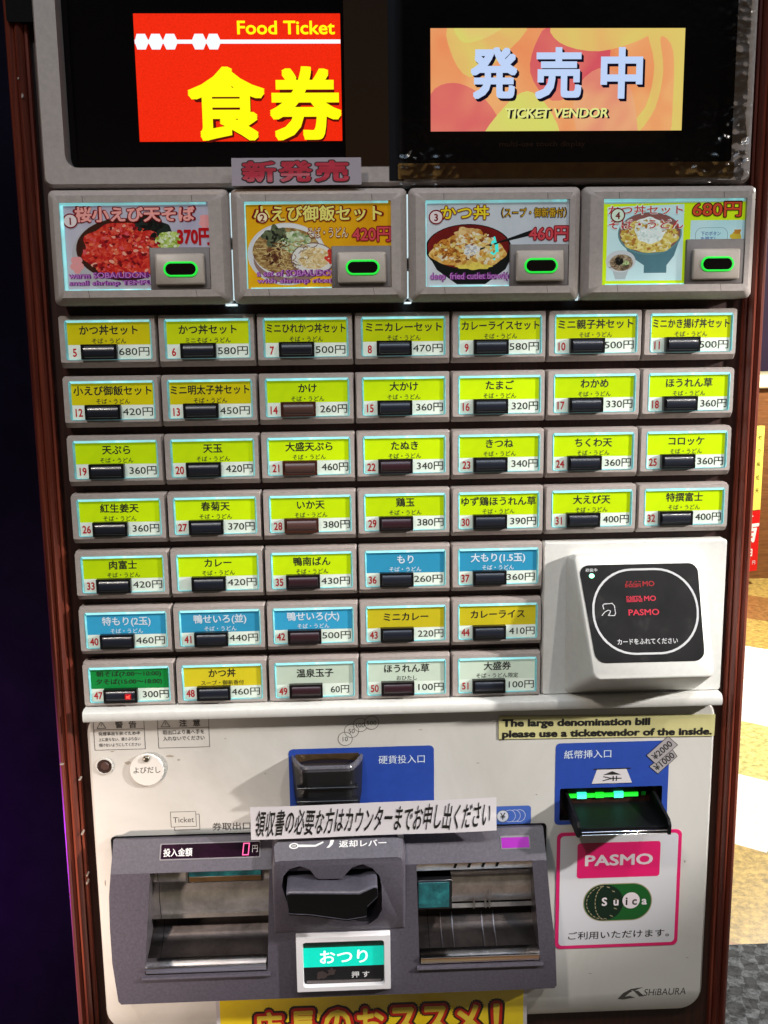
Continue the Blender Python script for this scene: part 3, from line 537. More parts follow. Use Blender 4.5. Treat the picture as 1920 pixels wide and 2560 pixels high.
# ---- contactless card reader
mb = MB()
mb.loft([f3(rr(112.4, 262.8, -312.4, -184, 2.5), 14), f3(rr(112.4, 262.8, -312.4, -184, 2.5), 3), f3(rr(113.4, 261.8, -311.6, -185, 2.5), 1.5)], WHITEP)
rd = mb.build('card_reader', T)
mb = MB()
SA, SB_ = (-10, -190.5), (-42, -282)
def slope(x, z): return SA[0]+(z-SA[1])/(SB_[1]-SA[1])*(SB_[0]-SA[0])
back = rr(131.2, 243.8, -311, -194, 4, 6)
f1 = rr(132.2, 240.6, -286, -191.5, 5, 6); f2 = rr(134.6, 238.4, -283.2, -193.6, 5, 6)
f1b = [(x+(11.5*max(0, (-191.5-z)/94.5) if x < 186 else 0), z) for x, z in f1]; f2b = [(x+(11.2*max(0, (-191.5-z)/94.5) if x < 186 else 0), z) for x, z in f2]
mb.loft([f3(back, 2), [(x, slope(x, z)+3.4, z) for x, z in f1b], [(x, slope(x, z)+.9, z) for x, z in [((a[0]+b[0])/2, (a[1]+b[1])/2) for a, b in zip(f1b, f2b)]], [(x, slope(x, z), z) for x, z in f2b]], WHITEP)
body = mb.build('reader_body', rd)
pr = plane(a=SA, b=SB_)     # v = -distance down the slope
mb = MB()
pad = [(x+(9.5*max(0, (-10.5-v)/76) if x < 186 else 0), v) for x, v in rr(137.2, 233, -86.8, -9.6, 8, 6)]
mb.plate(pad, -.3, .45, PADB, pr); padob = mb.build('touch_pad', rd)
mb = MB(); q = plane(a=SA, b=SB_); RWH = mat('pad_white', (.55, .56, .58), .4)
out_, in_ = rr(146, 231, -81, -13, 33, 10), rr(147.7, 229.3, -79.4, -14.6, 31.6, 10)
mb.ring(out_, in_, .6, RWH, q)
mb.text('カードをふれてください', 188.5, -70.6, 5, RWH, q, h=.62, bold=.02, w=48)
mb.text('取扱中', 147.2, -13.6, 3.0, RWH, q, h=.6, bold=.01, w=9.4)
# card-and-hand mark
mb.line([(153.6, -49.6), (156, -46.9), (158.6, -45.6), (160.6, -46.2), (159.6, -48.6), (158.4, -49.6)], .65, .62, RWH, q)
mb.line([(155.2, -44.6), (154.6, -41.8), (155.8, -40.6), (162.2, -40.4), (163.8, -42.2), (164.4, -48.0), (163.6, -49.8), (158.6, -49.8)], .65, .62, RWH, q)
mb.build('pad_marking', rd, smooth=0)
mb = MB(); RM = mat('red_matrix', (.2, .01, .02), .4, emit=.75, ecol=lin((226, 52, 76))); RMD = mat('dim_matrix', (.1, .01, .01), .4, emit=.62, ecol=lin((200, 24, 44)))
mb.text('PASMO', 187, -47.8, 5, RM, q, h=.62, bold=.018, w=24.5, hh=4.8)
for v, mt in ((-25.3, RMD), (-37.0, RM)):
    mb.text('MO', 192.2+(.4 if v < -30 else 0), v, 5, mt, q, h=.62, bold=.018, w=9.5, hh=4.2)
    for i in range(13):
        for j in range(5):
            x = 173.4+i*.98+(.4 if v < -30 else 0); z = v+2.2-j*1.0
            if random.random() < (.9 if j > 1 else .6): mb.flat(rr(x, x+.84, z-.86, z, .3, 1), .62, mt, q)
mb.build('led_readout', rd, smooth=0)
mb = MB(); mb.flat(ell(147.2, -18.2, 2.1, 1.8, 16), .7, mat('reader_led', (.1, .8, .3), .4, emit=5, ecol=(.25, 1, .45)), q)
mb.build('status_lamp', rd, smooth=0)

# ---- shelf lip
mb = MB(); mb.loft([[(x, y, z) for y, z in ((14, -312.6), (-4.5, -312.6), (-7.4, -313.6), (-8.6, -315.4), (-8.6, -320.2), (-7.6, -322), (-4.5, -322.6), (14, -322.6))] for x in (-261.8, -260.4, 259.4, 261)], WHITEP, cap0=True)
mb.build('shelf_lip', T)

# ---- lower steel panel with the note slot cut out
mb = MB()
po = rr(-263, 261, -612, -318, 20, 8); pi = rr(-260.5, 258.6, -609.5, -319, 18, 8)
hole = rr(130, 217.8, -426.6, -397.3, 1.4)
mb.loft([f3(po, 14), f3(po, 7), f3(pi, 4)], STEEL, cap1=False)
hole2 = rr(-238, 110, -562, -440, 2)
mb.region([pi, hole, hole2], -4, STEEL, FRONT)
lp = mb.build('front_panel', T, smooth=50)
P4 = plane((0, 4, 0))
mb = MB()      # warning labels
for (x0, z1, x1, z0, head, lines) in ((-257.2, -324, -215.6, -351.2, '警告', ('発煙事故を防ぐため中','上に座らない、揺さぶらない','傾けないようにしてください')), (-205, -324.2, -162.8, -350.9, '注意', ('取出口より奥へ手を', '入れないでください'))):
    mb.ring([(x0, z0), (x1, z0), (x1, z1), (x0, z1)], [(x0+.4, z0+.4), (x1-.4, z0+.4), (x1-.4, z1-.4), (x0+.4, z1-.4)], .15, GREYINK, P4)
    zs = z1-9.4; mb.line([(x0, zs), (x1, zs)], .4, .17, GREYINK, P4)
    tx = x0+6.6; mb.line([(tx-3.6, zs+1.3), (tx, zs+7.2), (tx+3.6, zs+1.3), (tx-3.6, zs+1.3)], .5, .17, GREYINK, P4); mb.line([(tx, zs+5.2), (tx, zs+3.2)], .5, .18, GREYINK, P4)
    mb.text(head[0], x0+21, zs+4.2, 6.6, GREYINK, P4, h=.16, bold=.03); mb.text(head[1], x0+32, zs+4.2, 6.6, GREYINK, P4, h=.16, bold=.03)
    for i, t in enumerate(lines):
        n = len(lines); mb.text(t, (x0+x1)/2, zs-3.6-i*(4.9 if n == 3 else 5.4), 3.3 if n == 3 else 4.3, GREYINK, P4, h=.16, bold=.015, w=34)
mb.build('warning_label', lp, smooth=0)
mb = MB()      # printed guidance
def frame(x0, x1, z0, z1, wd, h, mt): mb.ring([(x0, z0), (x1, z0), (x1, z1), (x0, z1)], [(x0+wd, z0+wd), (x1-wd, z0+wd), (x1-wd, z1-wd), (x0+wd, z1-wd)], h, mt, P4)
frame(-195.7, -174.2, -424.3, -410.1, .4, .1, GREYINK); mb.flat([(-198.3, -421.3), (-177, -421.3), (-177, -407.5), (-198.3, -407.5)], .14, STEEL, P4); frame(-198.3, -177, -421.3, -407.5, .4, .17, GREYINK)
mb.text('Ticket', -187.6, -414.6, 7, GREYINK, P4, h=.18, bold=.004, w=17.4)
mb.text('券取出口', -148, -422, 7.4, GREYINK, P4, h=.15, bold=.008, w=32)
mb.build('ticket_guide', lp, smooth=0)
mb = MB()
for x, z, t in ((-50.9, -347.2, '10'), (-45.5, -340.3, '50'), (-38.1, -335.3, '100'), (-28.8, -333.6, '500')):
    hh_ = .12+(x+51)*.004; mb.flat(ell(x, z, 6.1, 6.1, 36), hh_, STEEL, P4); mb.ring(ell(x, z, 6.1, 6.1, 36), ell(x, z, 5.65, 5.65, 36), hh_+.03, GREYINK, P4); mb.text(t, x, z, 5.6, GREYINK, P4, h=hh_+.04, bold=.008, maxw=9.4)
mb.build('coin_guide', lp, smooth=0)
mb = MB(); SC = mat('scuff', (.33, .29, .23), .6)
for x, z, a, b_, sd in ((-196, -358, 3.2, .9, 1), (-189, -361.5, 1.2, .7, 2), (-231, -363, 2.0, 1.6, 3), (-243, -352.5, 1.5, .5, 4), (-118, -376, .8, .5, 5), (60, -372, 1.4, .4, 6), (110, -402, .9, .5, 7), (-60, -420, .8, .5, 8), (240, -468, .7, 1.1, 9), (118, -560, .6, 1.4, 10), (160, -572, 1.6, .4, 11), (-256, -470, .5, 2.4, 12), (246, -560, 1.0, .4, 13), (12, -341, 1.8, .4, 14), (96, -342, .6, .6, 15), (-150, -344, .7, .5, 16)):
    mb.region([blob(x, z, a, b_, .35, 22, sd+60)], .1, SC, P4)
mb.build('scuff_mark', lp, smooth=0)
mb = MB()      # maker's mark
mb.region([[(185, -598), (190, -592.4), (197, -588.6), (208, -587.4), (203, -589.2), (196, -592), (191.6, -596), (196, -595.4), (201, -597.2), (190, -598.8)]], .15, GREYINK, P4)
mb.region([[(196.4, -589.8), (204, -591.6), (208.6, -595.6), (203.6, -596), (199.8, -592.4)]], .18, STEEL, P4)
mb.region([[(199, -590.3), (203.2, -590.6), (209, -596.2), (204.4, -596.4)]], .2, GREYINK, P4)
mb.text('SHiBAURA', 227.6, -592.6, 7, GREYINK, P4, h=.16, bold=-.002, w=37.6, hh=6.6, shear=.12)
mb.build('maker_mark', lp, smooth=0)
mb = MB()      # lock
mb.loft([f3(ell(-250, -365.1, r, r, 28), y) for r, y in ((7.4, 4), (7.2, 3.0), (6.3, 2.6), (6.0, 3.2))], STEEL, cap1=False); mb.plate(ell(-250, -365.1, 6.0, 6.0, 28), 3.8, 3.2, mat('lock_brown', (.035, .016, .012), .35)); mb.plate(ell(-249.5, -364.7, 3.4, 3.4, 20), 3.2, 2.4, mat('lock_core', (.075, .04, .034), .3), cham=.4)
mb.build('key_lock', T)
mb = MB()      # call tag
mb.plate(ell(-215.1, -368.6, 14, 14, 48), 3.2, 1.2, mat('white_tag', (.72, .70, .66), .3), cham=.6); tg = mb.build('call_tag', T)
mb = MB(); mb.loft([f3(ell(-215, -358.4, r, r, 20), y) for r, y in ((2.8, 1.4), (2.8, .2), (2.2, -.6), (1.2, -1.0))], mat('screw_metal', (.30, .27, .22), .35, 1.0)); mb.build('screw', tg)
mb = MB(); mb.text('よびだし', -215, -368.4, 6.2, GREYINK, plane((0, 1.2, 0)), h=.1, bold=.004, w=22); mb.build('tag_lettering', tg, smooth=0)

# ---- coin entry
mb = MB(); mb.flat(rr(-98.3, 23, -412, -355, 4), .2, BLUEP, P4); mb.text('硬貨投入口', -4.1, -366.6, 8, PALEINK, P4, h=.3, bold=-.004, w=38.6)
cz = mb.build('coin_sign', T, smooth=0)
def arc(prot, inset=0.0, z=-361, n=16):
    x0, x1 = -96+inset, -36.4-inset; P = [(x1, 4, z)]
    for k in range(n+1):
        t = k/n; x = x1+(x0-x1)*t; e = min(t, 1-t)*2; y = 2-prot*min(1, math.sin(min(1, e*2.6)*math.pi/2)); P.append((x, y+inset, z))
    return P+[(x0, 4, z)]
mb = MB(); CS = mat('coin_grey', (.09, .088, .105), .22, var=.2, vscale=300)
mb.loft([arc(13, 3, -406), arc(17, 1.4, -392), arc(20, .8, -376), arc(22, .2, -365)], mat('coin_body', (.007, .007, .008), .45), cap0=True, cap1=False)
mb.loft([arc(22, .2, -365), arc(22, .2, -364.4), arc(23, 0, -362), arc(22.6, .5, -360.6), arc(21, 1.7, -360.4), arc(19, 2.6, -362.0), arc(17, 3.6, -367)], CS)
cs = mb.build('coin_slot', T)
mb = MB()
mb.plate(rr(-92.6, -39.6, -366, -359.6, 1), 3.8, 2.6, mat('coin_bronze', (.13, .085, .045), .3, .6, var=.4, vscale=80)); 
mb.add([(-66+24*math.cos(t), -4-1+6.5*math.sin(t), -364.2+1.2*math.sin(t)) for t in [k*math.pi/16 for k in range(32)]], [tuple(range(32))], mat('coin_funnel', (.03, .02, .014), .12, .7)); mb.build('coin_funnel', cs)
mb = MB()
for z in (-380, -391): mb.box(-91, -41, -18.6+(-380-z)*-.12, -12, z-.8, z+.8, BLACKP, .3)
mb.build('coin_grip', cs)

# ---- note entry
mb = MB()
mb.region([rr(125.6, 222.6, -430.3, -356.6, 4), hole], .15, BLUEP, P4); mb.text('紙幣挿入口', 152.9, -366.8, 8, PALEINK, P4, h=.28, bold=-.004, w=40)
mb.flat([(156.9, -393.8), (191.5, -393.8), (186.3, -380.9), (161.2, -380.9)], .28, mat('icon_white', (.60, .58, .60), .5), P4); mb.line([(158.8, -380.6), (189.4, -380.6)], 1.0, .3, INK, P4); mb.line([(156.9, -393.8), (191.5, -393.8)], .5, .32, INK, P4)
mb.flat([(166.4, -386.0), (181.8, -386.0), (174.2, -382.7)], .33, INK, P4); mb.line([(167, -387.6), (174, -389.3), (182, -389.3)], .9, .34, INK, P4); mb.line([(166.6, -391.1), (174, -389.3)], .9, .345, INK, P4)
for x in (175.2, 178): mb.line([(x, -387.6), (x, -391.2)], 1.0, .36, INK, P4)
for P_, t, h, mt in (([(205.7, -379.5), (224.8, -364.6), (229.3, -371.1), (213.4, -386.3)], '¥1000', .34, 'note_grey'), ([(203.0, -369.4), (220.8, -352.9), (229.3, -360.8), (211.4, -377.5)], '¥2000', .42, 'note_grey')):
    mb.flat(P_, h, mat(mt, (.34, .32, .33), .5), P4); mb.line(P_+P_[:1], .5, h+.03, INK, P4)
    cx = sum(p[0] for p in P_)/4; cz_ = sum(p[1] for p in P_)/4; mb.text(t, cx, cz_, 8, INK, P4, h=h+.06, bold=.018, w=20, hh=6.2, rot=math.radians(42.5 if t == '¥2000' else 40))
mb.build('note_sign', T, smooth=0)
mb = MB(); mb.loft([f3(hole, 4.0), f3(hole, 40)], BLACKM, cap1=True); ns = mb.build('note_slot', T)
mb = MB(); TRAY = mat('tray_black', (.006, .006, .007), .5, spec=.12)
mb.loft([[(x, y, z) for y, z in ((30, -418), (-33, -420.6), (-35, -419.6), (-35.6, -418.2), (-35, -416.8), (-33.6, -416.8), (-33.4, -417.6), (-32.6, -417.6), (-32.4, -415.2), (-30, -415.2), (-26, -416.4), (30, -415.6))] for x in (138.2, 139, 209.6, 210.4)], TRAY, cap0=True)
for x0, x1 in ((135.9, 138.2), (210.4, 212.7)):
    mb.loft([[(x, 30, -419), (x, -32, -421.6), (x, -36, -420.6), (x, -36.4, -412), (x, -33, -408.6), (x, 2, -404), (x, 30, -403)] for x in (x0, x0+.5, x1-.5, x1)], TRAY, cap0=True)
mb.build('note_tray', ns, smooth=30)
mb = MB()
for z in (-416.5, -419.0): mb.box(139.4, 209.4, -36.2, -35.4, z-.35, z+.35, CHROME, .1)  # thin bright bars stand for the highlights along the lip
mb.build('lip_highlight', ns)
mb = MB(); GL = mat('note_led', (.02, .4, .05), .4, emit=1.3, ecol=lin((30, 220, 40))); GLH = mat('note_led_bright', (.1, .6, .4), .4, emit=1.6, ecol=lin((60, 245, 190)))
mb.box(138, 200, 12.6, 16, -410.6, -407.2, GL); mb.box(203, 207, 14, 16, -410.4, -407.0, mat('note_led_dim', (.02, .3, .05), .4, emit=.5, ecol=lin((20, 150, 40))))
for x in (147, 179): mb.box(x, x+8, 12, 14, -411.2, -406.0, GLH)
mb.box(163, 170, 12, 14, -410.8, -406.4, GL); mb.build('note_lamp', ns, smooth=0)

# ---- dispenser housing
mb = MB(); sl = plane(a=(-6, -426), b=(-22, -447.5))
def hp(d, y):      # housing outline at depth step d
    T_, B_ = d
    L = [(-244.2, T_), (-246.6, T_-20), (-247.6, T_-48), (-247.6, T_-80), (-246.4, B_+24), (-244.6, B_+3), (-242.4, B_)]
    Rr = [(122.6, B_), (124.6, B_+2.5), (122.8, B_+40), (118, T_-40), (115, T_-10), (114, T_)]
    return [(x, y, z) for x, z in L+Rr]
L0 = hp((-429.6, -579), 6); L1 = hp((-426, -576), -6); L1b = hp((-429.4, -572.4), -8.5); 
ft = hp((-447.5, -566), -22)
mb.loft([[(x, 2.6, z) for x, z in rr(-248.4, 118.6, -500, -427.4, 3)], [(x, 1.6, z) for x, z in rr(-248.4, 118.6, -500, -427.4, 3)]], BLACKM)
mb.loft([L0, L1], GREYP, cap1=False)
mb.loft([L1, L1b], GREYP, cap1=False); mb.loft([L1b, ft], GREYP, cap1=False)
holeL = rr(-212.6+.6, -115, -540, -443, 2); holeL = [(x-(9.5*(-443-z)/97 if x < -165 else -(-4.6)*(-443-z)/97*-0+ (4.6*(-443-z)/97)), z) for x, z in holeL]
holeR = rr(5.8, 102, -540, -442.4-5.6+5.6-5.4, 2); holeR = [(x+(2.2*(-447-z)/93 if x < 50 else 8.2*(-447-z)/93), z) for x, z in holeR]
holeL = [(x, min(z, -447.9) if z > -450 else z) for x, z in holeL]; 
REC = [(-104.8, -458.2), (-103.3, -449.6), (-98.1, -443.5), (-89.8, -441.1), (-81.7, -444.4), (-77.0, -451.2), (-74.5, -453.1), (-54.7, -453.4), (-52.1, -449), (-47.1, -443.6), (-38.7, -441.2), (-30.5, -445.2), (-24.9, -452.2), (-23.3, -461.2), (-23.2, -483.9), (-27.1, -492.9), (-34.7, -499.1), (-52.3, -498.4), (-82.8, -483.9), (-98.5, -482.9), (-101.7, -470)]
blk = [(-112, -449.9), (-4.4, -449.9), (-4.6, -497.5), (-111.6, -497.5)]
mb.region([[(x, z) for x, y, z in ft], holeL, holeR, blk], 22, GREYP, FRONT)
hs = mb.build('dispenser_housing', T, smooth=35)
# raised lever block
mb = MB()
bt = [(-111.6, -505), (-4.6, -505), (-4.2, -440), (-5.6, -430), (-12, -425), (-104, -425.4), (-110.6, -430), (-112.2, -440)]
def by(z): return -22.3 if z < -500 else (-30 if z > -480 else -30+(-480-z)/20*7.7)
top0 = [(-113.4, -20, -506), (-3.4, -20, -506), (-2.9, -18, -440), (-3.6, -8, -426), (-11, -3, -417.4), (-105, -3, -417.8), (-112.6, -8, -426), (-113.6, -18, -440)]
top1 = [(-112.4, -22.4, -504), (-4.4, -22.4, -504), (-4.2, -29, -440.5), (-5.4, -21.5, -428), (-12, -15, -420.0), (-104, -15, -420.4), (-110.8, -21.5, -428), (-112.2, -29, -440.5)]
fr = [(-110.6, -23.4, -503), (-6.2, -23.4, -503), (-6.2, -30, -441), (-7.0, -29.6, -437), (-11, -29.4, -436.2), (-104.6, -29.4, -436.4), (-109.6, -29.6, -437.2), (-110.6, -30, -441.4)]
mb.loft([top0, top1, fr], GREYP, cap1=False)
fo = [(-110.6, -503), (-6.2, -503), (-6.2, -441), (-7, -437), (-11, -436.2), (-104.6, -436.4), (-109.6, -437.2), (-110.6, -441.4)]
vs, fs = fill([fo, REC]); 
def fy(z): return -30 if z > -470 else -30+(-470-z)/33*6.6
mb.add([(x, fy(z) if z < -439 else -29.5, z) for x, z in vs], fs, GREYP)
mb.loft([[(x, fy(z), z) for x, z in REC], [(x*.985-63*.015, 8, z) for x, z in REC]], mat('recess_grey', (.05, .045, .055), .45))
lvb = mb.build('lever_block', T, smooth=35)
# the return lever
LV = [(-99.1, -454.4), (-97, -453.4), (-41.5, -456.0), (-29.2, -449.6), (-27.7, -451.5), (-27.6, -458.8), (-36.3, -466.5), (-37.2, -475), (-52.0, -477.4), (-81.1, -471.9), (-97.7, -470.6)]
mb = MB(); LT = [(-100.2, -455.4), (-97, -454.4), (-41.5, -456.8), (-29.6, -451.4), (-27.2, -452.5), (-26.8, -459), (-35.6, -468), (-36.4, -476.6), (-52, -479), (-81.6, -473.4), (-98.6, -472)]
mb.loft([[(x, 6, z+3) for x, z in LT], [(x, -20, z+1.2) for x, z in LT], [(x, -41, z) for x, z in LT], [(x, -43.4, z-.8) for x, z in LT], [(x, -44.2, z-2.4) for x, z in LT]], LEVERP, cap1=False)
mb.loft([[(x, -44.2, z-2.4) for x, z in LT], [(x, -44.0, z-3.6) for x, z in LT]], BLACKM)  # front face blackened, shade put into its colour
mb.build('return_lever', T, smooth=50)
q2 = plane(a=(-15, -420.2), b=(-29.4, -436.3)); mb = MB()
q2l = lambda u, v, h: q2(u, v-1.6, h)
mb.text('返却レバー', -38.2, -9.8, 6, WHITEINK, q2, h=.25, bold=.022, w=39, hh=5.6)
mb.ring(ell(-94.4, -8.6, 4.0, 2.4, 24), ell(-94.4, -8.6, 2.7, 1.4, 24), .25, WHITEINK, q2l); mb.line([(-96, -8.6), (-93, -8.6)], .7, .27, WHITEINK, q2l)
mb.region([[(-90.6, -7.6), (-77, -8.2), (-70.6, -5.6), (-70.2, -6.8), (-76.6, -9.8), (-90.4, -9.6)]], .26, WHITEINK, q2l)
mb.region([[(-64.6, -4.8), (-61.4, -4.8), (-62.8, -8.4), (-65.6, -10.8), (-68, -11), (-65.4, -8.2)]], .26, WHITEINK, q2l)
mb.build('lever_marking', lvb, smooth=0)
# amount read-out on the sloping top
mb = MB(); mb.plate(rr(-205.4, -122.6, -17.4, -4.2, 1.2), -.2, .5, mat('window_frame_grey', (.20, .19, .21), .3), sl); mb.plate(rr(-204.2, -123.6, -16.4, -5.0, .8), .4, .7, ramp_mat('dark_window', [(.3, (.004, .002, .004)), (.7, (.03, .006, .024))], 16, .1), sl); ad = mb.build('amount_display', T)
mb = MB(); mb.text('投入金額', -190.4, -11.4, 6, WHITEINK, sl, h=.8, bold=.02, w=23.6, hh=6.6); mb.text('円', -127.2, -10.4, 5.6, mat('dim_white', (.5, .5, .5), .5), sl, h=.8, bold=.004, w=4.4, hh=5.6); mb.build('display_lettering', ad, smooth=0)
mb = MB(); SEG = mat('pink_segment', (.3, .02, .1), .4, emit=1.6, ecol=(1.0, .09, .30)); x0, z0 = -137.2, -15.0
for a, b in (((0, 0), (4.6, 0)), ((0, 9), (4.6, 9)), ((0, .5), (0, 4.2)), ((0, 4.8), (0, 8.5)), ((4.6, .5), (4.6, 4.2)), ((4.6, 4.8), (4.6, 8.5))):
    mb.line([(x0+a[0]+a[1]*.08, z0+a[1]), (x0+b[0]+b[1]*.08, z0+b[1])], .75, .8, SEG, sl)
mb.build('amount_digit', ad, smooth=0)
mb = MB(); mb.plate(rr(76.9, 101.6, -17.4, -6.6, .8), -.2, .4, mat('window_frame_grey', (.20, .19, .21), .3), sl); mb.plate(rr(77.7, 100.8, -16.4, -8.0, .6), .3, .6, mat('purple_window', lin((120, 20, 130)), .25, emit=.45, ecol=lin((170, 20, 180)), var=.1, vscale=90), sl); mb.build('sensor_window', T)
# trays
def tray(name, hl, prof, extra):
    m = MB(); xs = [min(x for x, z in hl), max(x for x, z in hl)]; zt, zb = max(z for x, z in hl), min(z for x, z in hl)
    m.loft([[(x, -22, z) for x, z in hl], [(x, 12, z) for x, z in hl]], mat('tray_wall', (.08, .07, .08), .3), cap1=False)
    n = 10
    pts = []
    for (y0, z0), (y1, z1) in zip(prof, prof[1:]): pts += [(y0+(y1-y0)*k/4, z0+(z1-z0)*k/4) for k in range(4)]
    pts.append(prof[-1])
    kc = max(i for i, p_ in enumerate(pts) if p_[1] > -502.5)
    for sec, mt in ((pts[:kc+1], METAL), (pts[kc:], SHADED_STEEL)):
        m.loft([[(x, y, z) for y, z in sec] for x in (xs[0]-1, xs[0]+11.2)], mt, cap1=False, closed=False); m.loft([[(x, y, z) for y, z in sec] for x in (xs[0]+11.7, xs[1]+1)], mt, cap1=False, closed=False)
        m.loft([[(x, y+.5, z) for y, z in sec] for x in (xs[0]+11.2, xs[0]+11.7)], BLACKM, cap1=False, closed=False)
    t = m.build(name, T, smooth=60)
    lip = MB(); lx0, lx1 = min(x for x, z in hl if z < zb+8), max(x for x, z in hl if z < zb+8)
    lip.loft([[(x, y, z) for y, z in ((-14, zb+10.4), (-22.6, zb+9.2), (-24.6, zb+8.4), (-24.6, zb+7.0), (-23.6, zb+5), (-22.8, zb+2), (-14, zb+1))] for x in (lx0+1.0, lx0+2, lx1-2, lx1-1)], CHROME, cap0=True); lip.build('tray_lip', t, smooth=30)
    ed = MB(); ed.loft([[(x, y, z) for y, z in ((-21, zb-.2), (-24.4, zb-.8), (-25, zb-2), (-24.4, zb-3.2), (-21, zb-3.6))] for x in (lx0-2.4, lx0-1, lx1+1, lx1+2.4)], GREYP, cap0=True); ed.build('tray_sill', t, smooth=50)
    for nm, f in extra: e = MB(); f(e); e.build(nm, t)
    return t
TEAL = ramp_mat('teal_glass', [(.3, (.004, .02, .024)), (.55, (.01, .09, .10)), (.8, (.03, .22, .22))], 60, .15, emit=.35)
def ticket_mouth(e):
    e.box(-184.6, -120.6, -17, 4, -461.4, -443, mat('mouth_rim', (.4, .38, .36), .25, 1.0), 1.2); e.box(-182.6, -121.6, -17.6, -16, -460, -443, BLACKP, .3); 
    e.box(-181.6, -122.4, -18.0, -17, -454.4, -443.2, TEAL, .2)
    e.box(-181.6, -122.4, -18.0, -17, -459.2, -454.7, mat('mouth_brown', (.07, .035, .012), .3, var=.3, vscale=100), .2)
tray('ticket_tray', holeL, [(-2, -444), (-3, -452), (-5, -463), (-4.4, -466), (1, -467.4), (-.6, -470), (-2.6, -476), (-2.6, -484), (-1, -496), (0, -499), (-.4, -500.6), (-.8, -502.2), (12, -504.5), (12, -512), (4, -522), (-14, -531)], [('ticket_mouth', ticket_mouth)])
def coin_vent(e):
    e.loft([[(x, y, z) for y, z in ((-14, -446), (-19.5, -446.5), (-20.6, -448), (-18.6, -455.2), (-17, -456.6), (-8, -455))] for x in (4, 110)], METAL, cap0=True)
    for k in range(4): e.loft([[(x+dx, y, z) for x, y, z in ((0, -19.9, -453.6), (3, -19.9, -453.6), (4.6, -20.9, -448.4), (1.6, -20.9, -448.4))] for dx in (0, .01)], BLACKM) if False else e.add([(36.4+11.6*k+a, -20.45+b, z) for a, b, z in ((0, .9, -453.4), (2.4, .9, -453.4), (3.8, 0, -449.0), (1.4, 0, -449.0))], [(0, 1, 2, 3)], BLACKM)
def teal_square(e):
    e.box(6.6, 36, -17, 2, -491.6, -465.4, BLACKP, .5); e.box(7.6, 33.4, -17.6, -16, -490, -467, TEAL, .3)
def coin_ribs(e):
    for x in (56, 66, 69.4): e.box(x, x+1, -2, 3, -502, -474, METAL, .3)
    for x in (28, 38, 64, 74): e.loft([[(x+dx, y, z) for y, z in ((10, -512), (4, -520.6), (-14, -529.4), (-14, -530.4), (5, -522), (12, -513))] for dx in (0, .8)], mat('rib_metal', (.16, .14, .15), .3, 1.0), cap0=True)
tray('change_tray', holeR, [(11, -449), (12, -461), (7, -465), (0, -467.4), (-2.4, -470.5), (-3, -478), (-1, -490), (2, -498), (1, -500), (0, -502), (12, -504.4), (12, -511), (4, -521), (-14, -530.6)], [('coin_vent', coin_vent), ('lit_window', teal_square), ('coin_rib', coin_ribs)])
# change button
mb = MB(); cf = rr(-95.2, -16.6, -558.4, -506.2, .8, 2)
mb.loft([f3(cf, -20), f3(rr(-95.2, -16.6, -560, -506.2, .8, 2), -23), f3(rr(-94.8, -17, -556.2, -507, .8, 2), -28), f3(rr(-89.6, -21.8, -552.6, -511.2, 2.4, 2), -28), f3(rr(-89.2, -22.2, -552, -511.6, 2.4, 2), -24)], mat('bright_frame', (.78, .77, .80), .3), cap1=False)
cbn = mb.build('change_button', T)
q3 = plane((0, -24, 0)); mb = MB()
TQ = mat('turquoise', lin((0, 200, 176)), .15, emit=.55, var=.06, vscale=30); DG = ramp_mat('deep_green', [(.3, (.004, .03, .02)), (.7, (.004, .12, .07))], 30, .1)
mb.flat(rr(-89.4, -22, -552.2, -511.4, 2.2, 3), .1, BLACKP, q3); mb.flat([(-89, -519), (-22.4, -519), (-22.4, -512.4), (-89, -512.4)], .14, DG, q3); mb.flat([(-89.2, -536.4), (-22.2, -536.4), (-22.2, -518.6), (-89.2, -518.6)], .18, TQ, q3)
GLOW = mat('glow_letter', (.7, .9, .86), .3, emit=.75, ecol=(.8, .98, .95))
mb.text('おつり', -55.6, -527.6, 13, GLOW, q3, h=.26, bold=.016, w=40, hh=12); mb.text('押 す', -42, -544.4, 6, WHITEINK, q3, h=.26, bold=.022, w=15, hh=5.8)
mb.flat(blob(-74, -544, 5, 3.4, .3, 24, 77), .2, mat('smudge', (.05, .035, .033), .4), q3); mb.flat(blob(-66, -541, 3.4, 3, .3, 24, 78), .22, mat('smudge', (.05, .035, .033), .4), q3); mb.flat([(-87, -551.4), (-24.6, -551.4), (-24.6, -549.2), (-87, -548.6)], .24, mat('smudge_light', (.12, .10, .10), .3), q3)
mb.build('button_face', cbn, smooth=0)
# small blue coin mark beside the housing
mb = MB(); mb.flat(rr(60, 105.5, -429.4, -411.6, 3), .15, mat('blue_mark', lin((64, 98, 178)), .45), P4)
ICON = mat('icon_pale', (.55, .58, .66), .5); BM_ = mat('blue_mark', lin((64, 98, 178)), .45)
for i, x in enumerate((95.6, 91.4, 87.2, 81.4)):
    mb.flat(ell(x, -420.6, 5.2, 5.6, 30), .2+.05*i, ICON, P4); mb.flat(ell(x, -420.6, 4.8, 5.2, 30), .22+.05*i, BM_ if i < 3 else ICON, P4)
mb.ring(ell(81.4, -420.6, 5.2, 5.6, 30), ell(81.4, -420.6, 4.8, 5.2, 30), .39, GREYINK, P4); mb.text('¥', 81.4, -420.6, 8, INK, P4, h=.42, bold=.01, hh=6.4); mb.build('coin_mark', T, smooth=0)

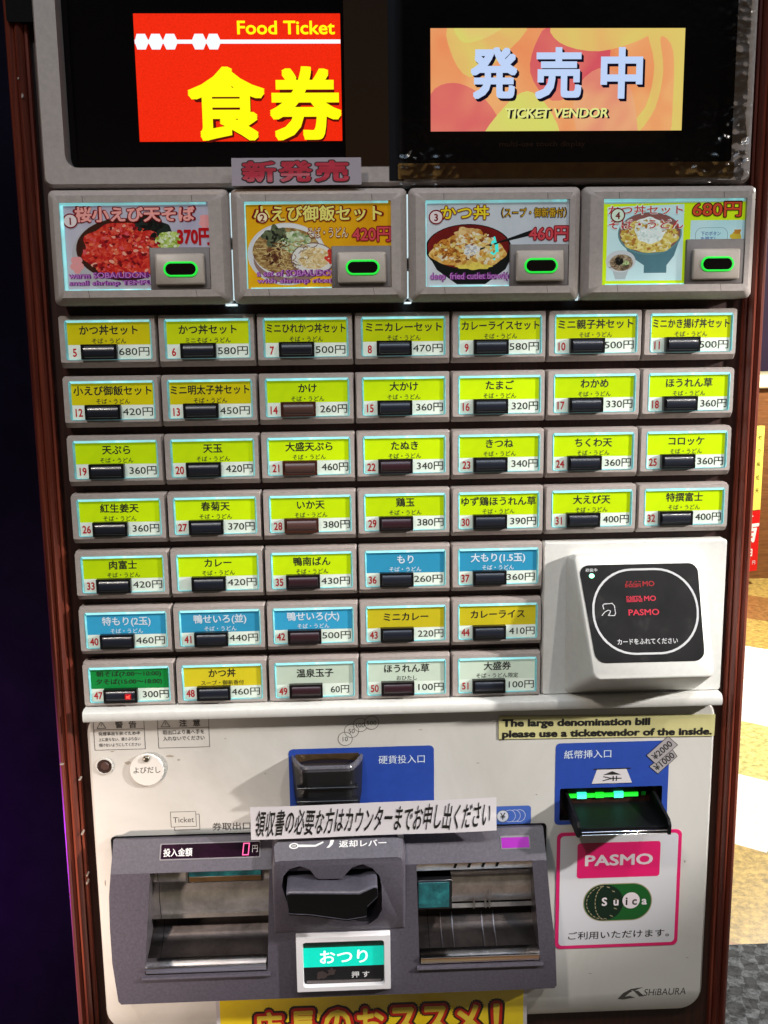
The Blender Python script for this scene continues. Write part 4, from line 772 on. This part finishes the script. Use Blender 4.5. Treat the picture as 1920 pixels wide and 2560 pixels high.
# ================================================================ THINGS STUCK ON THE MACHINE
mb = MB(); pn = plane((0, -15.8, 0))
mb.plate([(-125.2, 91), (-30.4, 91.4), (-30.6, 110.4), (-124.8, 110.4)], -15.2, -15.8, mat('sign_card', (.42, .37, .42), .35))
RG = ramp_mat('red_fade', [(.25, lin((150, 16, 40))), (.55, lin((196, 40, 64))), (.8, lin((214, 150, 160)))], 30, .5, stretch=(.3, .3, 3), detail=2); EDG = mat('dark_edge', (.03, .012, .016), .5)
for ch, x in (('新', -105), ('発', -78.6), ('売', -52)):
    mb.text(ch, x, 100.8, 15, EDG, pn, h=.15, bold=.075, w=26.6, hh=16.6); mb.text(ch, x, 100.9, 15, RG, pn, h=.25, bold=.04, w=24.8, hh=14.8)
tag(mb.build('new_product_sign', smooth=0), 'small pale card with three red outlined characters taped above the second picture panel', 'sign')
mb = MB(); pe = plane((0, 3.0, 0))
mb.plate([(77.3, -351.0), (260, -353.4), (260.2, -334.4), (77.2, -331)], 3.8, 3.0, ramp_mat('pale_yellow', [(.3, (.50, .47, .22)), (.7, (.60, .57, .28))], 14, .35, coat=.3))
mb.text('The large denomination bill', 80, -337.8, 7, INK, pe, h=.15, bold=.05, w=125, hh=8.6, align='L', rot=-.016); mb.text('please use a ticketvendor of the inside.', 80, -347.4, 7, INK, pe, h=.15, bold=.05, w=178, hh=8.6, align='L', rot=-.014)
tag(mb.build('notice_strip', smooth=0), 'pale yellow strip with two lines of bold black English below the shelf', 'notice')
mb = MB(); pp = plane((0, 3.4, 0)); PINK = mat('magenta_print', lin((216, 24, 104)), .35, coat=.3)
mb.plate(rr(128.2, 236.3, -546.8, -437.6, 5), 3.9, 3.4, PINK); mb.flat(rr(131.2, 233.3, -543.8, -440.6, 3.6), .1, mat('sticker_white', (.62, .62, .66), .35, coat=.3), pp)
mb.flat(rr(146, 218, -480.4, -447.6, 2.6), .2, PINK, pp); LG = mat('sticker_letter', (.66, .60, .64), .4)
mb.text('PASMO', 182.2, -464, 10, LG, pp, h=.3, bold=.03, w=59, hh=10.4)
GN = mat('green_print', lin((10, 84, 34)), .35, coat=.3); DGN = mat('dark_green_print', lin((8, 34, 22)), .35); TAN = mat('tan_print', lin((150, 140, 110)), .4)
mb.flat(rr(152, 212.4, -521.6, -486, 17.6, 10), .2, TAN, pp); mb.flat(rr(152.8, 211.6, -520.8, -486.8, 16.9, 10), .24, GN, pp); mb.flat(ell(170.4, -503.8, 17, 16.9), .27, DGN, pp)
for k in range(13):       # dashed globe lines
    a = math.radians(100+k*13.3)
    for rx in (16, 8.5):
        x, z = 171+rx*math.cos(a), -503.8+15.8*math.sin(a); x2, z2 = 171+rx*math.cos(a+.11), -503.8+15.8*math.sin(a+.11); mb.line([(x, z), (x2, z2)], .7, .3, TAN, pp)
for k in range(6):
    a = math.radians(80-k*34); x, z = 171+9*math.cos(a), -503.8+15*math.sin(a); mb.line([(x, z), (x+2, z-.8)], .7, .3, TAN, pp)
mb.flat(ell(194, -502.6, 7.6, 7.6), .31, LG, pp)
for t, x, mt, b in (('S', 170.6, LG, .03), ('u', 180.8, LG, .03), ('i', 190, INK, .03), ('c', 197, GREYINK, .03), ('a', 205.6, LG, .03)): mb.text(t, x, -502.6, 10.5, mt, pp, h=.36, bold=b)
mb.text('ご利用いただけます。', 184, -534.6, 8, INK, pp, h=.2, bold=.014, w=89)
tag(mb.build('payment_sticker', smooth=0), 'white square sticker with a pink border, pink and green card logos below the note slot', 'sticker')
# handwritten paper strip across coin slot and housing, slightly bowed
mb = MB(); N = 90; PA_ = []; 
def pap(t, s):
    x = -129+201*t; zt, zb = -393.2+2.2*t, -421.2+2.0*t; yt = -20.6-1.4*math.sin(t*9)*.4; bow = -1.2*math.sin(math.pi*t)
    return (x, yt+bow-1.2*s*s+(.6*math.sin(t*5) if s > .5 else 0), zt+(zb-zt)*s)
for hh2, yo in ((0, 0),):
    V = [pap(i/N, j/14) for i in range(N+1) for j in range(15)]; F = [(i*15+j, i*15+j+1, (i+1)*15+j+1, (i+1)*15+j) for i in range(N) for j in range(14)]
    mb.add(V, F, PAPER); mb.add([(x, y+.15, z) for x, y, z in V], F, PAPER)
def pmap(u, v, h): 
    x, y, z = pap(u, v); return (x, y-h, z)
gv, gf = glyphs('領収書の必要な方はカウンターまでお申し出ください'); a0, a1 = min(p[0] for p in gv), max(p[0] for p in gv); b0, b1 = min(p[1] for p in gv), max(p[1] for p in gv)
for i_, (ex, ez) in enumerate(((0, 0), (.022, .022), (.012, .03))):
    mb.add([pmap(.02+.955*(x+ex-a0)/(a1-a0)+.016*((z-b0)/(b1-b0)-.5), .90-.78*(z+ez-b0)/(b1-b0)+.02*math.sin(x*1.3), .34-.006*i_) for x, z in gv], gf, INK)
tag(mb.build('handwritten_notice', smooth=60), 'white paper strip with one line of black handwriting taped across below the coin slot', 'notice')
mb = MB(); py = plane((0, 1.6, 0))
mb.plate([(-168, -690), (104.4, -690), (104, -579), (-167.7, -579)], 2.6, 1.6, mat('poster_white', (.58, .55, .58), .4))
mb.flat([(-164.6, -689), (101, -689), (100.8, -581.4), (-164.4, -581.4)], .1, ramp_mat('poster_yellow', [(.3, lin((224, 190, 6))), (.7, lin((240, 214, 30)))], 12, .4, coat=.3), py)
YF = mat('poster_letter', lin((226, 196, 60)), .4); RE = mat('poster_red', lin((186, 30, 16)), .4); BE = mat('poster_black', (.02, .008, .006), .4)
for ch, x in zip('店長のおススメ！', (-123, -93, -63, -34, -5, 23, 51, 77)):
    ww = 24 if ch != '！' else 6
    for b, mt, h, g in ((.14, BE, .15, 10), (.10, RE, .2, 5.6), (.035, YF, .25, 0)): mb.text(ch, x, -611, 10, mt, py, h=h, bold=b, w=ww+g, hh=30+g)
tag(mb.build('yellow_poster', smooth=0), 'bright yellow poster with red outlined lettering hung below the dispenser housing', 'poster')
# crumpled clear film over the touch screen
film = bpy.data.materials.new('clear_film'); film.use_nodes = True; nt = film.node_tree; nt.nodes.clear()
o_ = nt.nodes.new('ShaderNodeOutputMaterial'); mx = nt.nodes.new('ShaderNodeMixShader'); tr = nt.nodes.new('ShaderNodeBsdfTransparent'); gl = nt.nodes.new('ShaderNodeBsdfGlossy'); fr_ = nt.nodes.new('ShaderNodeFresnel')
fr_.inputs['IOR'].default_value = 1.5; gl.inputs['Roughness'].default_value = .17; tr.inputs['Color'].default_value = (.94, .93, .92, 1)
nt.links.new(fr_.outputs[0], mx.inputs[0]); nt.links.new(tr.outputs[0], mx.inputs[1]); nt.links.new(gl.outputs[0], mx.inputs[2]); nt.links.new(mx.outputs[0], o_.inputs[0])
from mathutils import noise as mnoise
mb = MB(); NX, NZ = 220, 160; V = []
for i in range(NX+1):
    for j in range(NZ+1):
        u, v = i/NX, j/NZ; x, z = -2+262*u, 92+190*v
        edge = max(0, 1-min(1-u, v*.9)/.16); bl_ = max(0, 1-math.hypot(u-.05, v-.08)/.25)
        mk = min(1.3, max(0, .15+1.9*mnoise.noise(Vector((u*3.1+7, v*3.7, 40)))+.9*max(0, u-.75)/.25)); am = .15+1.25*edge**1.2*mk+1.5*bl_**1.3+1.2*max(0, 1-math.hypot(u-.95, v-.12)/.22)
        n1 = mnoise.noise(Vector((x*.06, z*.06, 3))); n2 = mnoise.noise(Vector((x*.26, z*.24, 9))); n3 = abs(mnoise.noise(Vector((x*.12+4, z*.10, 21))))
        V.append((x, -9.6-am*(.9*n1+.55*n2-.9*n3)-1.2*math.sin(math.pi*u)*math.sin(math.pi*min(1, v)), z))
mb.add(V, [(i*(NZ+1)+j, i*(NZ+1)+j+1, (i+1)*(NZ+1)+j+1, (i+1)*(NZ+1)+j) for i in range(NX) for j in range(NZ)], film)
tag(mb.build('plastic_film', smooth=180), 'crumpled clear plastic film taped over the right touch screen', 'plastic film')

# ================================================================ SURROUNDINGS
def floor_mat():
    m = bpy.data.materials.new('floor_tiles'); m.use_nodes = True; nt = m.node_tree; b = nt.nodes['Principled BSDF']; L = nt.links.new
    tc = nt.nodes.new('ShaderNodeTexCoord'); mp = nt.nodes.new('ShaderNodeMapping'); mp.inputs['Rotation'].default_value = (0, 0, math.radians(38)); mp.inputs['Scale'].default_value = (2.3, 2.3, 2.3); mp.inputs['Location'].default_value = (.37, .12, 0)
    fl = nt.nodes.new('ShaderNodeVectorMath'); fl.operation = 'FLOOR'; wn = nt.nodes.new('ShaderNodeTexWhiteNoise'); wn.noise_dimensions = '2D'
    L(tc.outputs['Object'], mp.inputs['Vector']); L(mp.outputs['Vector'], fl.inputs[0]); L(fl.outputs[0], wn.inputs['Vector'])
    r = nt.nodes.new('ShaderNodeValToRGB'); r.color_ramp.interpolation = 'CONSTANT'; e = r.color_ramp.elements; e[0].color = (.66, .66, .66, 1); e[1].position = .30; e[1].color = (.40, .27, .07, 1)
    e2 = e.new(.66); e2.color = (.50, .45, .16, 1); e3 = e.new(.86); e3.color = (.26, .12, .035, 1)
    L(wn.outputs['Value'], r.inputs['Fac'])
    n = nt.nodes.new('ShaderNodeTexNoise'); n.inputs['Scale'].default_value = 45; n.inputs['Detail'].default_value = 6; L(tc.outputs['Object'], n.inputs['Vector'])
    mx = nt.nodes.new('ShaderNodeMix'); mx.data_type = 'RGBA'; mx.blend_type = 'OVERLAY'; mx.inputs['Factor'].default_value = .9
    L(r.outputs['Color'], mx.inputs['A']); L(n.outputs['Color'], mx.inputs['B'])
    rg_ = nt.nodes.new('ShaderNodeValToRGB'); rg_.color_ramp.elements[0].position = .36; rg_.color_ramp.elements[0].color = (.22, .22, .2, 1); rg_.color_ramp.elements[1].position = .64; rg_.color_ramp.elements[1].color = (.8, .8, .78, 1); n.inputs['Roughness'].default_value = .75; L(n.outputs['Fac'], rg_.inputs['Fac']); L(rg_.outputs['Color'], mx.inputs['B']); L(mx.outputs['Result'], b.inputs['Base Color']); b.inputs['Roughness'].default_value = .35
    return m
mb = MB(); mb.add([(-6000, -4000, 0), (9000, -4000, 0), (9000, 12000, 0), (-6000, 12000, 0)], [(0, 1, 2, 3)], floor_mat()); fo_ = mb.build('floor'); fo_.location.z = -1.35
tag(fo_, kind='structure')
def carpet_mat():
    m = ramp_mat('mat_carpet', [(.34, (.025, .028, .03)), (.66, (.20, .21, .22))], 70, .95, detail=6, bump=.8); nt = m.node_tree; L = nt.links.new; b = nt.nodes['Principled BSDF']
    tc = nt.nodes.new('ShaderNodeTexCoord'); n = nt.nodes.new('ShaderNodeTexNoise'); n.inputs['Scale'].default_value = 55; n.inputs['Detail'].default_value = 5; mxv = nt.nodes.new('ShaderNodeMix'); mxv.data_type = 'VECTOR'; mxv.inputs['Factor'].default_value = .034
    ck = nt.nodes.new('ShaderNodeTexChecker'); ck.inputs['Scale'].default_value = 34; ck.inputs['Color1'].default_value = (.34, .34, .35, 1); ck.inputs['Color2'].default_value = (.80, .82, .84, 1)
    mp = nt.nodes.new('ShaderNodeMapping'); mp.inputs['Rotation'].default_value = (0, 0, .35); L(tc.outputs['Object'], mp.inputs['Vector']); L(mp.outputs['Vector'], mxv.inputs['A']); L(n.outputs['Color'], mxv.inputs['B']); L(mxv.outputs['Result'], ck.inputs['Vector'])
    mu = nt.nodes.new('ShaderNodeMix'); mu.data_type = 'RGBA'; mu.blend_type = 'MULTIPLY'; mu.inputs['Factor'].default_value = 1; rmp = [q for q in nt.nodes if q.type == 'VALTORGB'][0]
    L(rmp.outputs['Color'], mu.inputs['A']); L(ck.outputs['Color'], mu.inputs['B']); L(mu.outputs['Result'], b.inputs['Base Color']); return m
mm = MB(); CARP = carpet_mat()
mm.loft([[(x, y, z) for x, y in ((310, 1150), (2200, 1150), (2200, -900), (310, -900))] for z in (-1350, -1340)]+[[(x, y, -1337) for x, y in ((316, 1144), (2194, 1144), (2194, -894), (316, -894))]], CARP)
tag(mm.build('door_mat'), 'dark grey patterned carpet mat on the tiled floor beside the machine', 'mat')
mb = MB(); mb.box(-3200, -330, 620, 700, -1350, 1500, mat('dark_purple_wall', (.012, .009, .016), .8, var=.4, vscale=5, spec=.05)); tag(mb.build('side_wall'), 'dark unlit wall to the left of the wooden machine', 'wall')
# shop counter far behind on the right
CREAM = mat('cream_top', (.62, .56, .36), .4); CW = ramp_mat('counter_wood', [(.3, (.10, .035, .010)), (.7, (.22, .085, .025))], 4, .4, stretch=(3, 3, 30))
ct = link('counter', None, None, (3000, 4500, -1350)); tag(ct, 'brown wooden counter with a cream top at the far right', 'counter')
mb = MB(); mb.box(2000, 4600, 4420, 4900, -1350, -296, CW); mb.build('counter_body', ct); mb = MB(); mb.box(1960, 4620, 4380, 4920, -296, -226, CREAM, 6); mb.build('counter_top', ct)
mb = MB(); mb.box(1200, 6000, 6200, 6300, -1350, 1600, ramp_mat('far_wall', [(.3, (.03, .012, .04)), (.7, (.05, .025, .06))], 2, .6)); tag(mb.build('back_wall'), 'dark wall far behind the counter', 'wall')
# yellow and red boards leaning on the counter
mb = MB(); yb = mat('board_yellow', (.72, .62, .10), .4)
def board(x0, z0, z1, wdt, mt):
    m = MB(); a = math.radians(22); dx, dy = math.cos(a), math.sin(a)
    P = lambda u, v, h: (x0+u*dx+h*dy, 4200+u*dy-h*dx, v); m.loft([[P(u, v, h) for u, v in ((0, z0), (wdt, z0), (wdt, z1), (0, z1))] for h in (-20, 0)], mt, cap0=True); return m, P
m, P = board(2030, -930, -485, 128, yb); IKB = mat('board_ink', (.05, .03, .01), .6)
for i, t in enumerate(('の', 'し', '出', '汁', '油')): m.text('っそば'[i % 3]+t, 40, -560-70*i, 22, IKB, P, h=1.5, bold=.01, rot=.1)
for i, t in enumerate(('旬', 'の', '味', '処', '天')): m.text(t, 96, -545-70*i, 26, IKB, P, h=1.5, bold=.01)
tag(m.build('yellow_notice', smooth=0), 'bright yellow handwritten board standing beyond the right side of the machine', 'notice')
m, P = board(2030, -1262, -934, 128, mat('board_red', lin((206, 16, 22)), .4)); WHB = mat('board_white', (.75, .72, .7), .5)
m.text('百', 66, -1050, 105, WHB, P, h=1.5, bold=.05, shear=.2); m.text('日', 70, -1158, 46, WHB, P, h=1.5, bold=.03); m.text('一', 60, -962, 40, WHB, P, h=1.5, bold=.04); m.text('円', 100, -1215, 24, WHB, P, h=1.5)
tag(m.build('red_notice', smooth=0), 'red board with large white characters standing under the yellow board', 'notice')
mb = MB(); mb.loft([[(2085+6*math.cos(t)*1.6+(z+480)*.09, 4300+10*math.sin(t), z) for t in [k*math.pi/5 for k in range(10)]] for z in (-1350, -480, -300)], mat('pink_plastic', lin((236, 40, 150)), .35), cap0=True); tag(mb.build('pink_pole'), 'thin bright pink pole standing behind the yellow board', 'pole')
mb = MB(); mb.loft([[(2100+a, 3780+b, z) for a, b in ell(160, 100, 160*k, 100*k, 24)] for z, k in ((-1350, .92), (-1330, 1), (-1200, .98), (-1020, .8), (-990, .6))], mat('black_cloth', (.006, .006, .007), .8)); tag(mb.build('black_bag'), 'black bag on the tiled floor cut off by the right edge', 'bag')
